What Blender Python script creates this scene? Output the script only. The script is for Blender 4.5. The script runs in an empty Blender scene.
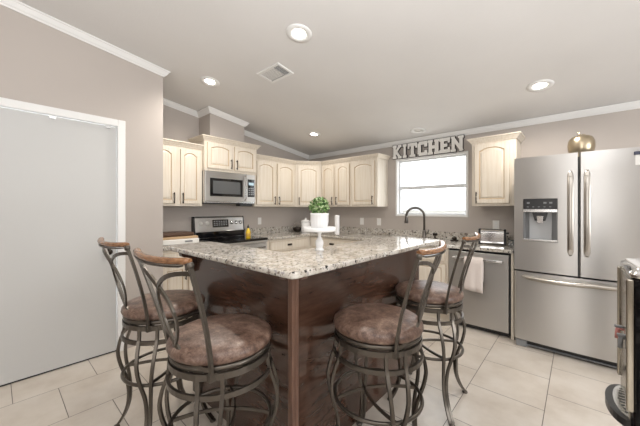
import bpy, bmesh, math, random
from mathutils import Vector, Matrix
PI = math.pi
random.seed(7)
S = bpy.context.scene
COL = S.collection

# ------------------------------------------------------------------ camera
YAW = math.radians(41.7)
HC = 1.34
cam_d = bpy.data.cameras.new('camera')
cam = bpy.data.objects.new('camera', cam_d)
COL.objects.link(cam)
cam.location = (0, 0, HC)
cam.rotation_euler = (PI / 2, 0, YAW)
cam_d.sensor_fit = 'HORIZONTAL'
cam_d.sensor_width = 36.0
cam_d.lens = 289.6 / 640 * 36.0
cam_d.shift_y = -4.5 / 640
cam_d.clip_start = 0.02
S.camera = cam

# ------------------------------------------------------------------ world and big lights
W = bpy.data.worlds.new('world')
S.world = W
W.use_nodes = True
wb = W.node_tree.nodes['Background']
wb.inputs[0].default_value = (0.93, 0.97, 1.0, 1)
wb.inputs[1].default_value = 4.5


def area(name, loc, target, sx, sy, power, color=(1, 1, 1)):
    d = bpy.data.lights.new(name, 'AREA')
    d.shape = 'RECTANGLE'
    d.size, d.size_y = sx, sy
    d.energy = power
    d.color = color
    o = bpy.data.objects.new(name, d)
    COL.objects.link(o)
    o.location = loc
    o.rotation_euler = (Vector(target) - Vector(loc)).to_track_quat('-Z', 'Y').to_euler()
    return o


area('rear_fill', (0.35, -3.9, 1.55), (0.3, 0, 2.4), 1.9, 1.9, 36, (1.0, 0.985, 0.965))  # added fill lamp; the rear wall has no window
area('side_fill', (3.1, -0.9, 1.55), (0, -0.9, 2.3), 3.4, 1.9, 28, (1.0, 0.985, 0.965))  # fill added from the right, no window behind it
area('ceiling_bounce_fill', (0.5, -0.2, 1.7), (0.38, -0.2, 2.9), 0.8, 0.8, 92, (0.98, 0.985, 1.0))  # unseen lamp added to brighten the ceiling
area('dining_side_fill', (3.2, 2.0, 1.5), (0, 2.4, 1.4), 1.6, 1.4, 70, (0.96, 0.98, 1.0))  # added to lift the kitchen end; the right wall is solid here

S.view_settings.view_transform = 'Standard'
S.view_settings.look = 'None'
S.view_settings.gamma = 1
S.view_settings.use_curve_mapping = False
S.view_settings.exposure = 0.2


# ------------------------------------------------------------------ materials
def mat(name, col, rough=0.5, metal=0.0, **kw):
    m = bpy.data.materials.new(name)
    m.use_nodes = True
    b = m.node_tree.nodes['Principled BSDF']
    b.inputs['Base Color'].default_value = (*col, 1)
    b.inputs['Roughness'].default_value = rough
    b.inputs['Metallic'].default_value = metal
    for k, v in kw.items():
        b.inputs[k].default_value = v
    return m


def nodes(m):
    nt = m.node_tree
    return nt, nt.nodes['Principled BSDF']


def tex_coord(nt, scale=(1, 1, 1), loc=(0, 0, 0), rot=(0, 0, 0)):
    tc = nt.nodes.new('ShaderNodeTexCoord')
    mp = nt.nodes.new('ShaderNodeMapping')
    mp.inputs['Scale'].default_value = scale
    mp.inputs['Location'].default_value = loc
    mp.inputs['Rotation'].default_value = rot
    nt.links.new(tc.outputs['Object'], mp.inputs[0])
    return mp


def noise(nt, vec, scale, detail=4, rough=0.5):
    n = nt.nodes.new('ShaderNodeTexNoise')
    n.inputs['Scale'].default_value = scale
    n.inputs['Detail'].default_value = detail
    n.inputs['Roughness'].default_value = rough
    nt.links.new(vec.outputs[0], n.inputs['Vector'])
    return n


def ramp(nt, src, stops):
    r = nt.nodes.new('ShaderNodeValToRGB')
    e = r.color_ramp.elements
    while len(e) < len(stops):
        e.new(0.5)
    for i, (p, c) in enumerate(stops):
        e[i].position = p
        e[i].color = (*c, 1)
    nt.links.new(src, r.inputs[0])
    return r


def mix(nt, fac, a, b, mode='MIX'):
    x = nt.nodes.new('ShaderNodeMix')
    x.data_type = 'RGBA'
    x.blend_type = mode
    for sock, v in ((x.inputs[0], fac), (x.inputs[6], a), (x.inputs[7], b)):
        if isinstance(v, (int, float)):
            sock.default_value = v
        elif isinstance(v, tuple):
            sock.default_value = (*v, 1)
        else:
            nt.links.new(v, sock)
    return x.outputs[2]


def bump(nt, b, h, strength, dist=0.01):
    n = nt.nodes.new('ShaderNodeBump')
    n.inputs['Strength'].default_value = strength
    n.inputs['Distance'].default_value = dist
    nt.links.new(h, n.inputs['Height'])
    nt.links.new(n.outputs[0], b.inputs['Normal'])


def wall_mat(name, col, bs=0.12):
    m = mat(name, col, 0.75)
    nt, b = nodes(m)
    v = tex_coord(nt)
    n = noise(nt, v, 55, 3)
    r = ramp(nt, noise(nt, v, 1.2, 3).outputs[0], [(0.3, tuple(c * 0.97 for c in col)), (0.7, tuple(min(1, c * 1.03) for c in col))])
    nt.links.new(r.outputs[0], b.inputs['Base Color'])
    bump(nt, b, n.outputs[0], bs, 0.004)
    return m


M = {}
M['wall'] = wall_mat('greige_paint', (0.48, 0.435, 0.40))
M['ceiling'] = wall_mat('ceiling_paint', (0.73, 0.72, 0.71), 0.2)
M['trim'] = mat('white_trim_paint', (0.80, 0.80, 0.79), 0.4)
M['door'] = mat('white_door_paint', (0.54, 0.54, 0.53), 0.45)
M['black_gap'] = mat('black_gap', (0.02, 0.02, 0.02), 0.8)
M['vinyl'] = mat('white_vinyl', (0.70, 0.72, 0.74), 0.35)


def cabinet_mat():
    m = mat('antique_cream_paint', (0.80, 0.70, 0.54), 0.42)
    nt, b = nodes(m)
    v = tex_coord(nt, (30, 30, 1.2))
    n = noise(nt, v, 2.0, 5, 0.6)
    r = ramp(nt, n.outputs[0], [(0.30, (0.64, 0.565, 0.455)), (0.5, (0.71, 0.645, 0.55)), (0.75, (0.75, 0.70, 0.62))])
    nt.links.new(r.outputs[0], b.inputs['Base Color'])
    return m


M['cab'] = cabinet_mat()
M['glaze'] = mat('brown_glaze', (0.50, 0.38, 0.25), 0.5)
M['bronze'] = mat('dark_bronze', (0.045, 0.036, 0.030), 0.35, 0.85)
M['black'] = mat('black_plastic', (0.012, 0.012, 0.013), 0.3)
M['black_gloss'] = mat('black_gloss', (0.006, 0.006, 0.007), 0.06)
M['grey_plastic'] = mat('grey_plastic', (0.20, 0.205, 0.21), 0.4)
M['white_plastic'] = mat('white_plastic', (0.80, 0.79, 0.76), 0.35)
M['white_ceramic'] = mat('white_ceramic', (0.86, 0.86, 0.86), 0.2)
M['chrome'] = mat('chrome', (0.80, 0.80, 0.80), 0.08, 1.0)
M['nickel'] = mat('satin_nickel', (0.62, 0.58, 0.52), 0.25, 1.0)
M['steel_plain'] = mat('smooth_steel', (0.60, 0.60, 0.59), 0.22, 1.0)


def steel():
    m = mat('brushed_steel', (0.55, 0.54, 0.525), 0.34, 1.0)
    nt, b = nodes(m)
    b.inputs['Anisotropic'].default_value = 0.75
    b.inputs['Anisotropic Rotation'].default_value = 0.0
    tg = nt.nodes.new('ShaderNodeCombineXYZ')
    tg.inputs[2].default_value = 1.0
    nt.links.new(tg.outputs[0], b.inputs['Tangent'])
    v = tex_coord(nt, (2, 2, 260))
    n = noise(nt, v, 3.0, 3)
    r = ramp(nt, n.outputs[0], [(0.3, (0.31,) * 3), (0.7, (0.38,) * 3)])
    nt.links.new(r.outputs[0], b.inputs['Roughness'])
    return m


M['steel'] = steel()


def granite():
    m = mat('speckled_granite', (0.7, 0.68, 0.62), 0.07)
    nt, b = nodes(m)
    v = tex_coord(nt)
    base = ramp(nt, noise(nt, v, 16, 6, 0.7).outputs[0], [(0.32, (0.31, 0.27, 0.225)), (0.43, (0.50, 0.46, 0.40)), (0.55, (0.61, 0.58, 0.53)), (0.75, (0.72, 0.71, 0.68))])
    n2 = ramp(nt, noise(nt, v, 55, 3, 0.6).outputs[0], [(0.385, (1, 1, 1)), (0.43, (0, 0, 0))])
    c = mix(nt, n2.outputs[0], base.outputs[0], (0.20, 0.165, 0.14))
    n3 = ramp(nt, noise(nt, v, 44, 2, 0.5).outputs[0], [(0.355, (1, 1, 1)), (0.38, (0, 0, 0))])
    c = mix(nt, n3.outputs[0], c, (0.025, 0.022, 0.022))
    n4 = ramp(nt, noise(nt, v, 38, 2, 0.5).outputs[0], [(0.62, (0, 0, 0)), (0.67, (1, 1, 1))])
    c = mix(nt, n4.outputs[0], c, (0.36, 0.34, 0.33))
    nt.links.new(c, b.inputs['Base Color'])
    return m


M['granite'] = granite()


def dark_wood():
    m = mat('dark_walnut_gloss', (0.07, 0.035, 0.022), 0.2)
    nt, b = nodes(m)
    v = tex_coord(nt, (1.5, 1.5, 9))
    n = noise(nt, v, 3.0, 6, 0.65)
    r = ramp(nt, n.outputs[0], [(0.28, (0.034, 0.016, 0.010)), (0.5, (0.062, 0.030, 0.019)), (0.75, (0.10, 0.050, 0.033))])
    nt.links.new(r.outputs[0], b.inputs['Base Color'])
    b.inputs['Coat Weight'].default_value = 0.25
    b.inputs['Coat Roughness'].default_value = 0.08
    return m


M['dark_wood'] = dark_wood()


def post_wood():
    m = mat('red_walnut', (0.16, 0.075, 0.045), 0.3)
    nt, b = nodes(m)
    v = tex_coord(nt, (14, 14, 1.0))
    r = ramp(nt, noise(nt, v, 4.0, 5, 0.6).outputs[0], [(0.3, (0.085, 0.043, 0.028)), (0.7, (0.20, 0.112, 0.078))])
    nt.links.new(r.outputs[0], b.inputs['Base Color'])
    return m


M['post_wood'] = post_wood()


def rail_wood():
    m = mat('honey_brown_wood', (0.3, 0.15, 0.06), 0.22)
    nt, b = nodes(m)
    v = tex_coord(nt, (6, 40, 40))
    r = ramp(nt, noise(nt, v, 3.0, 5, 0.6).outputs[0], [(0.28, (0.10, 0.04, 0.018)), (0.5, (0.23, 0.11, 0.05)), (0.75, (0.36, 0.20, 0.10))])
    nt.links.new(r.outputs[0], b.inputs['Base Color'])
    return m


M['rail_wood'] = rail_wood()


def leather():
    m = mat('distressed_brown_leather', (0.2, 0.12, 0.09), 0.36)
    nt, b = nodes(m)
    v = tex_coord(nt)
    n = noise(nt, v, 17, 10, 0.8)
    r = ramp(nt, n.outputs[0], [(0.36, (0.036, 0.018, 0.012)), (0.46, (0.105, 0.060, 0.043)), (0.54, (0.17, 0.107, 0.080)), (0.65, (0.29, 0.205, 0.16))])
    nt.links.new(r.outputs[0], b.inputs['Base Color'])
    bump(nt, b, noise(nt, v, 40, 5, 0.6).outputs[0], 0.35, 0.006)
    return m


M['leather'] = leather()
M['stool_metal'] = mat('pewter_metal', (0.105, 0.091, 0.076), 0.30, 0.75)


def tile():
    m = mat('cream_floor_tile', (0.62, 0.56, 0.49), 0.28)
    nt, b = nodes(m)
    tc = nt.nodes.new('ShaderNodeTexCoord')
    sep = nt.nodes.new('ShaderNodeSeparateXYZ')
    nt.links.new(tc.outputs['Object'], sep.inputs[0])
    ax = nt.nodes.new('ShaderNodeMath'); ax.operation = 'ADD'; ax.inputs[1].default_value = 4.68 - 0.315 - 0.234
    ay = nt.nodes.new('ShaderNodeMath'); ay.operation = 'ADD'; ay.inputs[1].default_value = 2.893 + 0.4545 * 10
    nt.links.new(sep.outputs[1], ax.inputs[0])
    nt.links.new(sep.outputs[0], ay.inputs[0])
    cmb = nt.nodes.new('ShaderNodeCombineXYZ')
    nt.links.new(ax.outputs[0], cmb.inputs[0])
    nt.links.new(ay.outputs[0], cmb.inputs[1])
    br = nt.nodes.new('ShaderNodeTexBrick')
    br.offset = 0.5
    br.inputs['Scale'].default_value = 1.0
    br.inputs['Brick Width'].default_value = 0.468
    br.inputs['Row Height'].default_value = 0.4545
    br.inputs['Mortar Size'].default_value = 0.0026
    br.inputs['Mortar Smooth'].default_value = 0.3
    br.inputs['Color1'].default_value = (0.0, 0.0, 0.0, 1)
    br.inputs['Color2'].default_value = (1, 1, 1, 1)
    nt.links.new(cmb.outputs[0], br.inputs['Vector'])
    v = tex_coord(nt)
    r = ramp(nt, noise(nt, v, 3.2, 6, 0.62).outputs[0], [(0.3, (0.50, 0.44, 0.375)), (0.5, (0.58, 0.525, 0.46)), (0.7, (0.64, 0.59, 0.53))])
    tone = ramp(nt, br.outputs['Color'], [(0.0, (0.95, 0.95, 0.95)), (1.0, (1.02, 1.02, 1.02))])
    c = mix(nt, 1.0, r.outputs[0], tone.outputs[0], 'MULTIPLY')
    c = mix(nt, br.outputs['Fac'], c, (0.12, 0.10, 0.085))
    nt.links.new(c, b.inputs['Base Color'])
    inv = nt.nodes.new('ShaderNodeMath'); inv.operation = 'SUBTRACT'; inv.inputs[0].default_value = 1.0
    nt.links.new(br.outputs['Fac'], inv.inputs[1])
    bump(nt, b, inv.outputs[0], 0.5, 0.002)
    return m


M['tile'] = tile()


def glass_mat():
    m = bpy.data.materials.new('window_glass')
    m.use_nodes = True
    nt = m.node_tree
    nt.nodes.clear()
    out = nt.nodes.new('ShaderNodeOutputMaterial')
    mx = nt.nodes.new('ShaderNodeMixShader')
    tr = nt.nodes.new('ShaderNodeBsdfTransparent')
    gl = nt.nodes.new('ShaderNodeBsdfGlossy')
    gl.inputs['Roughness'].default_value = 0.02
    mx.inputs[0].default_value = 0.06
    nt.links.new(tr.outputs[0], mx.inputs[1])
    nt.links.new(gl.outputs[0], mx.inputs[2])
    nt.links.new(mx.outputs[0], out.inputs[0])
    return m


M['glass'] = glass_mat()


def emit(name, col, s):
    m = mat(name, col, 0.5)
    nt, b = nodes(m)
    b.inputs['Emission Color'].default_value = (*col, 1)
    b.inputs['Emission Strength'].default_value = s
    return m


M['bulb'] = emit('lamp_glow', (1.0, 0.95, 0.86), 14)


# ------------------------------------------------------------------ mesh helpers
class MB:
    def __init__(self):
        self.bm = bmesh.new()

    def v(self, p):
        return self.bm.verts.new(p)

    def face(self, vs, mi=0, smooth=False):
        try:
            f = self.bm.faces.new(vs)
            f.material_index = mi
            f.smooth = smooth
            return f
        except ValueError:
            return None

    def box(self, x0, x1, y0, y1, z0, z1, mi=0, mtx=None):
        c = [(x0, y0, z0), (x1, y0, z0), (x1, y1, z0), (x0, y1, z0), (x0, y0, z1), (x1, y0, z1), (x1, y1, z1), (x0, y1, z1)]
        if mtx is not None:
            c = [mtx @ Vector(p) for p in c]
        v = [self.v(p) for p in c]
        for f in ((0, 3, 2, 1), (4, 5, 6, 7), (0, 1, 5, 4), (1, 2, 6, 5), (2, 3, 7, 6), (3, 0, 4, 7)):
            self.face([v[i] for i in f], mi)
        return self

    def loft(self, rings, closed_ring=True, cap=True, closed_path=False, mi=0, smooth=True):
        vr = [[self.v(p) for p in r] for r in rings]
        n = len(vr[0])
        m = len(vr)
        for i in range(m if closed_path else m - 1):
            a, b = vr[i], vr[(i + 1) % m]
            for j in range(n if closed_ring else n - 1):
                k = (j + 1) % n
                self.face([a[j], a[k], b[k], b[j]], mi, smooth)
        if cap and not closed_path and closed_ring:
            self.face(list(reversed(vr[0])), mi)
            self.face(vr[-1], mi)
        return self

    def prism(self, pts, z0, z1, mi=0, mtx=None):
        """polygon pts in (x,y) pushed from z0 to z1"""
        a = [Vector((x, y, z0)) for x, y in pts]
        b = [Vector((x, y, z1)) for x, y in pts]
        if mtx is not None:
            a = [mtx @ p for p in a]
            b = [mtx @ p for p in b]
        return self.loft([a, b], smooth=False, mi=mi)

    def lathe(self, prof, c=(0, 0, 0), seg=32, mi=0, axis='Z', mtx=None):
        rings = []
        for r, z in prof:
            ring = []
            for k in range(seg):
                t = 2 * PI * k / seg
                p = Vector((max(r, 1e-4) * math.cos(t), max(r, 1e-4) * math.sin(t), z))
                if mtx is not None:
                    p = mtx @ p
                ring.append(p + Vector(c))
            rings.append(ring)
        return self.loft(rings, mi=mi)

    def sweep(self, path, section, closed=False, up=(0, 0, 1), mi=0, smooth=True, scale=None):
        """section: list of (a,b): a along side vector, b along up-ish normal"""
        path = [Vector(p) for p in path]
        n = len(path)
        rings = []
        upv = Vector(up)
        for i, p in enumerate(path):
            if closed:
                t = path[(i + 1) % n] - path[i - 1]
            else:
                t = path[min(i + 1, n - 1)] - path[max(i - 1, 0)]
            t.normalize()
            side = t.cross(upv)
            if side.length < 1e-4:
                side = t.cross(Vector((0, 1, 0.01)))
            side.normalize()
            nn = side.cross(t)
            s = 1 if scale is None else scale[i]
            rings.append([p + side * (a * s) + nn * (b * s) for a, b in section])
        return self.loft(rings, closed_path=closed, mi=mi, smooth=smooth)

    def tube(self, path, r, closed=False, seg=8, mi=0, scale=None):
        return self.sweep(path, [(r * math.cos(2 * PI * k / seg), r * math.sin(2 * PI * k / seg)) for k in range(seg)], closed, mi=mi, scale=scale)

    def bar(self, path, w, t, closed=False, up=(0, 0, 1), mi=0):
        return self.sweep(path, [(-w / 2, -t / 2), (w / 2, -t / 2), (w / 2, t / 2), (-w / 2, t / 2)], closed, up, mi, smooth=False)

    def sphere(self, c, r, seg=16, rows=10, mi=0, sc=(1, 1, 1)):
        prof = [(r * math.sin(PI * i / rows) * sc[0], -r * math.cos(PI * i / rows) * sc[2]) for i in range(rows + 1)]
        return self.lathe(prof, c, seg, mi)


def obj(name, mb, mats, parent=None, bevel=0.0, bseg=2, smooth=False):
    bm = mb.bm
    bmesh.ops.recalc_face_normals(bm, faces=bm.faces)
    if parent is not None:
        w = Vector((0, 0, 0))
        q = parent
        while q is not None:
            w += q.location
            q = q.parent
        bmesh.ops.translate(bm, verts=bm.verts, vec=-w)
    me = bpy.data.meshes.new(name)
    if smooth:
        for f in bm.faces:
            f.smooth = True
    bm.to_mesh(me)
    bm.free()
    for m in (mats if isinstance(mats, (list, tuple)) else [mats]):
        me.materials.append(m)
    o = bpy.data.objects.new(name, me)
    COL.objects.link(o)
    if parent is not None:
        o.parent = parent
    if bevel:
        b = o.modifiers.new('bevel', 'BEVEL')
        b.width = bevel
        b.segments = bseg
        b.limit_method = 'ANGLE'
        b.angle_limit = math.radians(40)
        b.harden_normals = False
    return o


def thing(name, label, cat, loc=(0, 0, 0), group=None):
    o = bpy.data.objects.new(name, None)
    COL.objects.link(o)
    o.location = loc
    o.empty_display_size = 0.05
    return tag(o, label, cat, group)


def tag(o, label, cat, group=None):
    o['label'] = label
    o['category'] = cat
    if group:
        o['group'] = group
    return o


def struct(name, mb, mats, parent=None, bevel=0.0):
    o = obj(name, mb, mats, parent, bevel)
    if parent is None:
        o['kind'] = 'structure'
    return o


def dup(root, loc, rz, label):
    r = root.copy()
    COL.objects.link(r)
    r.location = loc
    r.rotation_euler = (0, 0, rz)
    r['label'] = label
    for ch in list(root.children):
        c = ch.copy()
        COL.objects.link(c)
        c.parent = r
        for g in list(ch.children):
            d = g.copy()
            COL.objects.link(d)
            d.parent = c
    return r


def rounded(pts, radii, seg=6):
    out = []
    n = len(pts)
    for i, p in enumerate(pts):
        p = Vector(p); a = Vector(pts[i - 1]); b = Vector(pts[(i + 1) % n])
        r = radii[i] if isinstance(radii, (list, tuple)) else radii
        if r <= 0:
            out.append(tuple(p)); continue
        da = (a - p).normalized(); db = (b - p).normalized()
        h = math.acos(max(-1, min(1, da.dot(db)))) / 2
        d = r / math.tan(h)
        c = p + (da + db).normalized() * (r / math.sin(h))
        s = p + da * d; e = p + db * d
        a0 = math.atan2(s.y - c.y, s.x - c.x); a1 = math.atan2(e.y - c.y, e.x - c.x)
        while a1 - a0 > PI: a1 -= 2 * PI
        while a1 - a0 < -PI: a1 += 2 * PI
        for k in range(seg + 1):
            t = a0 + (a1 - a0) * k / seg
            out.append((c.x + r * math.cos(t), c.y + r * math.sin(t)))
    return out


def frame(o, h, n):
    """local (a, b, c) -> o + a*h + b*z + c*n"""
    h = Vector(h).normalized(); n = Vector(n).normalized()
    return Matrix(((h.x, 0, n.x, o[0]), (h.y, 0, n.y, o[1]), (h.z, 1, n.z, o[2]), (0, 0, 0, 1)))


# ------------------------------------------------------------------ room shell
XW, XL, YB, YE = -3.22, -3.961, 4.12, 1.162
XR, YR = 3.3, -4.2
RIDGE = -0.9


def zc(y):
    return 2.365 + 0.137 * (YB - y) if y > RIDGE else 2.365 + 0.137 * (YB - RIDGE) - 0.137 * (RIDGE - y)


struct('floor', MB().box(XL - 0.1, XR + 0.1, YR - 0.1, YB + 0.1, -0.08, 0), M['tile'])

mb = MB()
x0, x1 = XL - 0.12, XR + 0.12
ys = [YB + 0.12, RIDGE, YR - 0.12]
lo = [[(x0, y, zc(y)), (x1, y, zc(y))] for y in ys]
for i in range(2):
    a, b = lo[i], lo[i + 1]
    lower = [mb.v(p) for p in (a[0], a[1], b[1], b[0])]
    upper = [mb.v((p[0], p[1], p[2] + 0.1)) for p in (a[0], a[1], b[1], b[0])]
    mb.face(lower); mb.face(upper)
    for k in range(4):
        mb.face([lower[k], lower[(k + 1) % 4], upper[(k + 1) % 4], upper[k]])
struct('ceiling', mb, M['ceiling'])

# window opening in the back wall
WX0, WX1, WZ0, WZ1 = -2.085, -1.085, 1.24, 2.08
mb = MB()
H = 2.41
for b in ((XL - 0.12, WX0, 0, H), (WX1, XR + 0.12, 0, H), (WX0, WX1, 0, WZ0), (WX0, WX1, WZ1, H)):
    mb.box(b[0], b[1], YB, YB + 0.14, b[2], b[3])
struct('wall_back', mb, M['wall'])


def slope_wall(mb, xa, xb, ya, yb, z0=0.0):
    """block with a top that follows the vaulted ceiling"""
    e = 0.03
    pts = [(xa, ya), (xb, ya), (xb, yb), (xa, yb)]
    lo_ = [mb.v((x, y, z0)) for x, y in pts]
    hi = [mb.v((x, y, zc(y) + e)) for x, y in pts]
    mb.face(lo_[::-1]); mb.face(hi)
    for k in range(4):
        mb.face([lo_[k], lo_[(k + 1) % 4], hi[(k + 1) % 4], hi[k]])


DY0, DY1, DZ = -0.165, 0.768, 2.112
mb = MB()
slope_wall(mb, XW - 0.12, XW, DY1, YE)
slope_wall(mb, XW - 0.12, XW, DY0, DY1, DZ)
slope_wall(mb, XW - 0.12, XW, RIDGE, DY0)
slope_wall(mb, XW - 0.12, XW, YR, RIDGE)
slope_wall(mb, XL - 0.12, XW - 0.12, YE - 0.12, YE)
struct('wall_left', mb, M['wall'])
mb = MB(); slope_wall(mb, XL - 0.12, XL, YE, YB)
struct('wall_range', mb, M['wall'])
mb = MB()
slope_wall(mb, XR, XR + 0.12, RIDGE, YB)
slope_wall(mb, XR, XR + 0.12, YR, RIDGE)
struct('wall_right', mb, M['wall'])
mb = MB(); slope_wall(mb, XW - 0.12, XR + 0.12, YR - 0.12, YR)
struct('wall_rear', mb, M['wall'])
# chase above the range cabinet
mb = MB()
CH0, CH1, CHX = 1.90, 2.425, -3.645
pts = [(XL, CH0), (CHX, CH0), (CHX, CH1), (XL, CH1)]
slope_wall(mb, XL, CHX, CH0, CH1, 2.282)
struct('wall_chase', mb, M['wall'])

CROWN = [(0, 0), (0.012, 0), (0.018, 0.012), (0.030, 0.022), (0.044, 0.045), (0.052, 0.058), (0.062, 0.062), (0.062, 0.078), (0, 0.078)]
CROWN = [(a * 0.86, 0.078 - (0.078 - b) * 0.84) for a, b in CROWN]


def crown(name, p0, p1, out, e0=0, e1=0, closeup=0.0):
    """crown molding: p0,p1 = wall line at ceiling height, out = direction away from the wall"""
    p0, p1, out = Vector(p0), Vector(p1), Vector(out)
    d = (p1 - p0).normalized()
    rings = []
    for p, e, sg in ((p0, e0, -1), (p1, e1, 1)):
        rings.append([p + out * a + Vector((0, 0, b - 0.076)) + d * (sg * e * a) for a, b in CROWN])
    mb = MB()
    mb.loft(rings, smooth=False)
    return struct(name, mb, M['trim'])


crown('trim_1', (XL, YB, zc(YB)), (XR, YB, zc(YB)), (0, -1, 0))
crown('trim_2', (XL, YE, zc(YE)), (XL, CH0, zc(CH0)), (1, 0, 0), 0, -1)
crown('trim_3', (XL, CH1, zc(CH1)), (XL, YB, zc(YB)), (1, 0, 0), -1, 0)
crown('trim_4', (CHX, CH0, zc(CH0)), (CHX, CH1, zc(CH1)), (1, 0, 0), 1, 1)
crown('trim_5', (XL, CH0, zc(CH0)), (CHX, CH0, zc(CH0)), (0, -1, 0), 0, 1)
crown('trim_6', (XL, CH1, zc(CH1)), (CHX, CH1, zc(CH1)), (0, 1, 0), 0, 1)
crown('trim_7', (XW, RIDGE, zc(RIDGE)), (XW, YE, zc(YE)), (1, 0, 0), 0, 1)
crown('trim_8', (XL, YE, zc(YE)), (XW, YE, zc(YE)), (0, 1, 0), 0, 1)

# door in the left wall
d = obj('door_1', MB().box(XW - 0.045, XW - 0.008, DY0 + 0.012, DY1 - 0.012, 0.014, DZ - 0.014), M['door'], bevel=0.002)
d['kind'] = 'structure'
mb = MB()
mb.box(XW - 0.045, XW + 0.018, DY1 - 0.006, DY1 + 0.056, 0, DZ + 0.056)
mb.box(XW - 0.045, XW + 0.018, DY0 - 0.056, DY0 + 0.006, 0, DZ + 0.056)
mb.box(XW - 0.045, XW + 0.018, DY0 + 0.006, DY1 - 0.006, DZ - 0.006, DZ + 0.056)
struct('trim_9', mb, M['trim'], bevel=0.004)
mb = MB().box(XW - 0.05, XW - 0.02, DY0, DY1, 0.0, 0.014)
obj('door_gap', mb, M['black_gap'], d)
mb = MB()
mz = Matrix.Translation((XW - 0.008, 0.69, 0.945)) @ Matrix.Rotation(PI / 2, 4, 'Y')
mb.lathe([(0.030, 0), (0.030, 0.006), (0.012, 0.012), (0.011, 0.030), (0.024, 0.040), (0.028, 0.052), (0.022, 0.064), (0.001, 0.068)], mtx=mz, seg=20)
obj('door_knob', mb, M['bronze'], d)
for y in (0.315, 0.69):
    mb = MB()
    mb.box(XW - 0.010, XW + 0.002, y - 0.020, y + 0.020, DZ - 0.036, DZ - 0.012)
    mb.box(XW - 0.002, XW + 0.014, y - 0.012, y + 0.012, DZ - 0.036, DZ - 0.030)
    obj('door_clip', mb, M['steel_plain'], d)

# window
w = obj('window_1', MB().box(WX0, WX1, YB + 0.075, YB + 0.081, WZ0, WZ1), M['glass'])
w['kind'] = 'structure'
mb = MB()
fr = 0.035
for b in ((WX0, WX0 + fr, WZ0, WZ1), (WX1 - fr, WX1, WZ0, WZ1), (WX0 + fr, WX1 - fr, WZ0, WZ0 + fr), (WX0 + fr, WX1 - fr, WZ1 - fr, WZ1), (WX0 + fr, WX1 - fr, 1.626, 1.676)):
    mb.box(b[0], b[1], YB + 0.055, YB + 0.10, b[2], b[3])
obj('window_frame', mb, M['vinyl'], w, bevel=0.003)
mb = MB()
for b in ((WX0, WX0 + 0.012, WZ0, WZ1), (WX1 - 0.012, WX1, WZ0, WZ1), (WX0 + 0.012, WX1 - 0.012, WZ0, WZ0 + 0.012), (WX0 + 0.012, WX1 - 0.012, WZ1 - 0.012, WZ1)):
    mb.box(b[0], b[1], YB - 0.002, YB + 0.055, b[2], b[3])
t0 = 0.014
for b in ((WX0 - t0, WX0, WZ0 - t0, WZ1 + t0), (WX1, WX1 + t0, WZ0 - t0, WZ1 + t0), (WX0, WX1, WZ0 - t0, WZ0), (WX0, WX1, WZ1, WZ1 + t0)):
    mb.box(b[0], b[1], YB - 0.010, YB + 0.0, b[2], b[3])
obj('window_casing', mb, M['trim'], w)

# world beyond the window
M['siding'] = mat('pale_siding', (0.50, 0.50, 0.49), 0.6)
nt, b = nodes(M['siding'])
v = tex_coord(nt, (0, 0, 7.0))
wv = nt.nodes.new('ShaderNodeTexWave'); wv.wave_type = 'BANDS'; wv.bands_direction = 'Z'; wv.wave_profile = 'SAW'
wv.inputs['Scale'].default_value = 1.0
nt.links.new(v.outputs[0], wv.inputs['Vector'])
bump(nt, b, wv.outputs[0], 0.6, 0.02)
M['roof'] = mat('grey_shingle', (0.24, 0.24, 0.24), 0.8)
M['gravel'] = mat('pale_gravel', (0.62, 0.58, 0.52), 0.9)
g = obj('ground_outside', MB().box(-25, 15, YB + 0.2, 40, -0.5, -0.4), M['gravel'])
g['kind'] = 'structure'
h = thing('neighbour_house', 'washed-out pale house seen beyond the window over the sink', 'house', (-6.0, 14, -0.4))
obj('house_wall', MB().box(-13, 1, 14, 20, -0.4, 1.3), M['siding'], h)
mb = MB().prism([(13.6, 1.25), (20.4, 1.25), (17, 2.4)], -13.3, 1.3, mtx=Matrix(((0, 0, 1, 0), (1, 0, 0, 0), (0, 1, 0, 0), (0, 0, 0, 1))))
obj('roof', mb, M['roof'], h)

# ------------------------------------------------------------------ ceiling fittings
TILT = math.atan(0.137)


def ceil_mtx(x, y):
    return Matrix.Translation((x, y, zc(y))) @ Matrix.Rotation(-TILT, 4, 'X')


def downlight(x, y, lit, label, power=37.0):
    t = thing('recessed_light', label, 'ceiling light', (x, y, zc(y)), 'recessed ceiling lights')
    mx = ceil_mtx(x, y)
    obj('trim_ring', MB().lathe([(0.050, 0.004), (0.050, -0.002), (0.072, -0.010), (0.098, -0.008), (0.104, 0.002), (0.104, 0.004)], mtx=mx, seg=36), M['trim'], t)
    obj('lens', MB().lathe([(0.001, -0.002), (0.049, -0.002), (0.049, 0.002), (0.001, 0.002)], mtx=mx, seg=28), M['bulb'] if lit else M['white_plastic'], t)
    if lit:
        d = bpy.data.lights.new('downlight_lamp', 'SPOT')
        d.energy = power
        d.spot_size = math.radians(165)
        d.spot_blend = 0.8
        d.shadow_soft_size = 0.06
        d.color = (1.0, 0.93, 0.84)
        o = bpy.data.objects.new('downlight_lamp', d)
        COL.objects.link(o)
        o.parent = t
        o.location = (0, 0, -0.06)
    return t


downlight(-1.632, 1.585, True, 'lit recessed ceiling light nearest the camera, above the bar corner')
downlight(-2.98, 1.551, True, 'lit recessed ceiling light near the left wall end, left of the air vent')
downlight(-3.03, 3.262, True, 'small lit recessed ceiling light in the far corner above the corner cabinets', 17.0)
downlight(-0.261, 3.337, True, 'lit recessed ceiling light above the refrigerator on the right')
downlight(-1.631, 3.842, False, 'unlit recessed ceiling light just above the kitchen letter sign')

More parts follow.
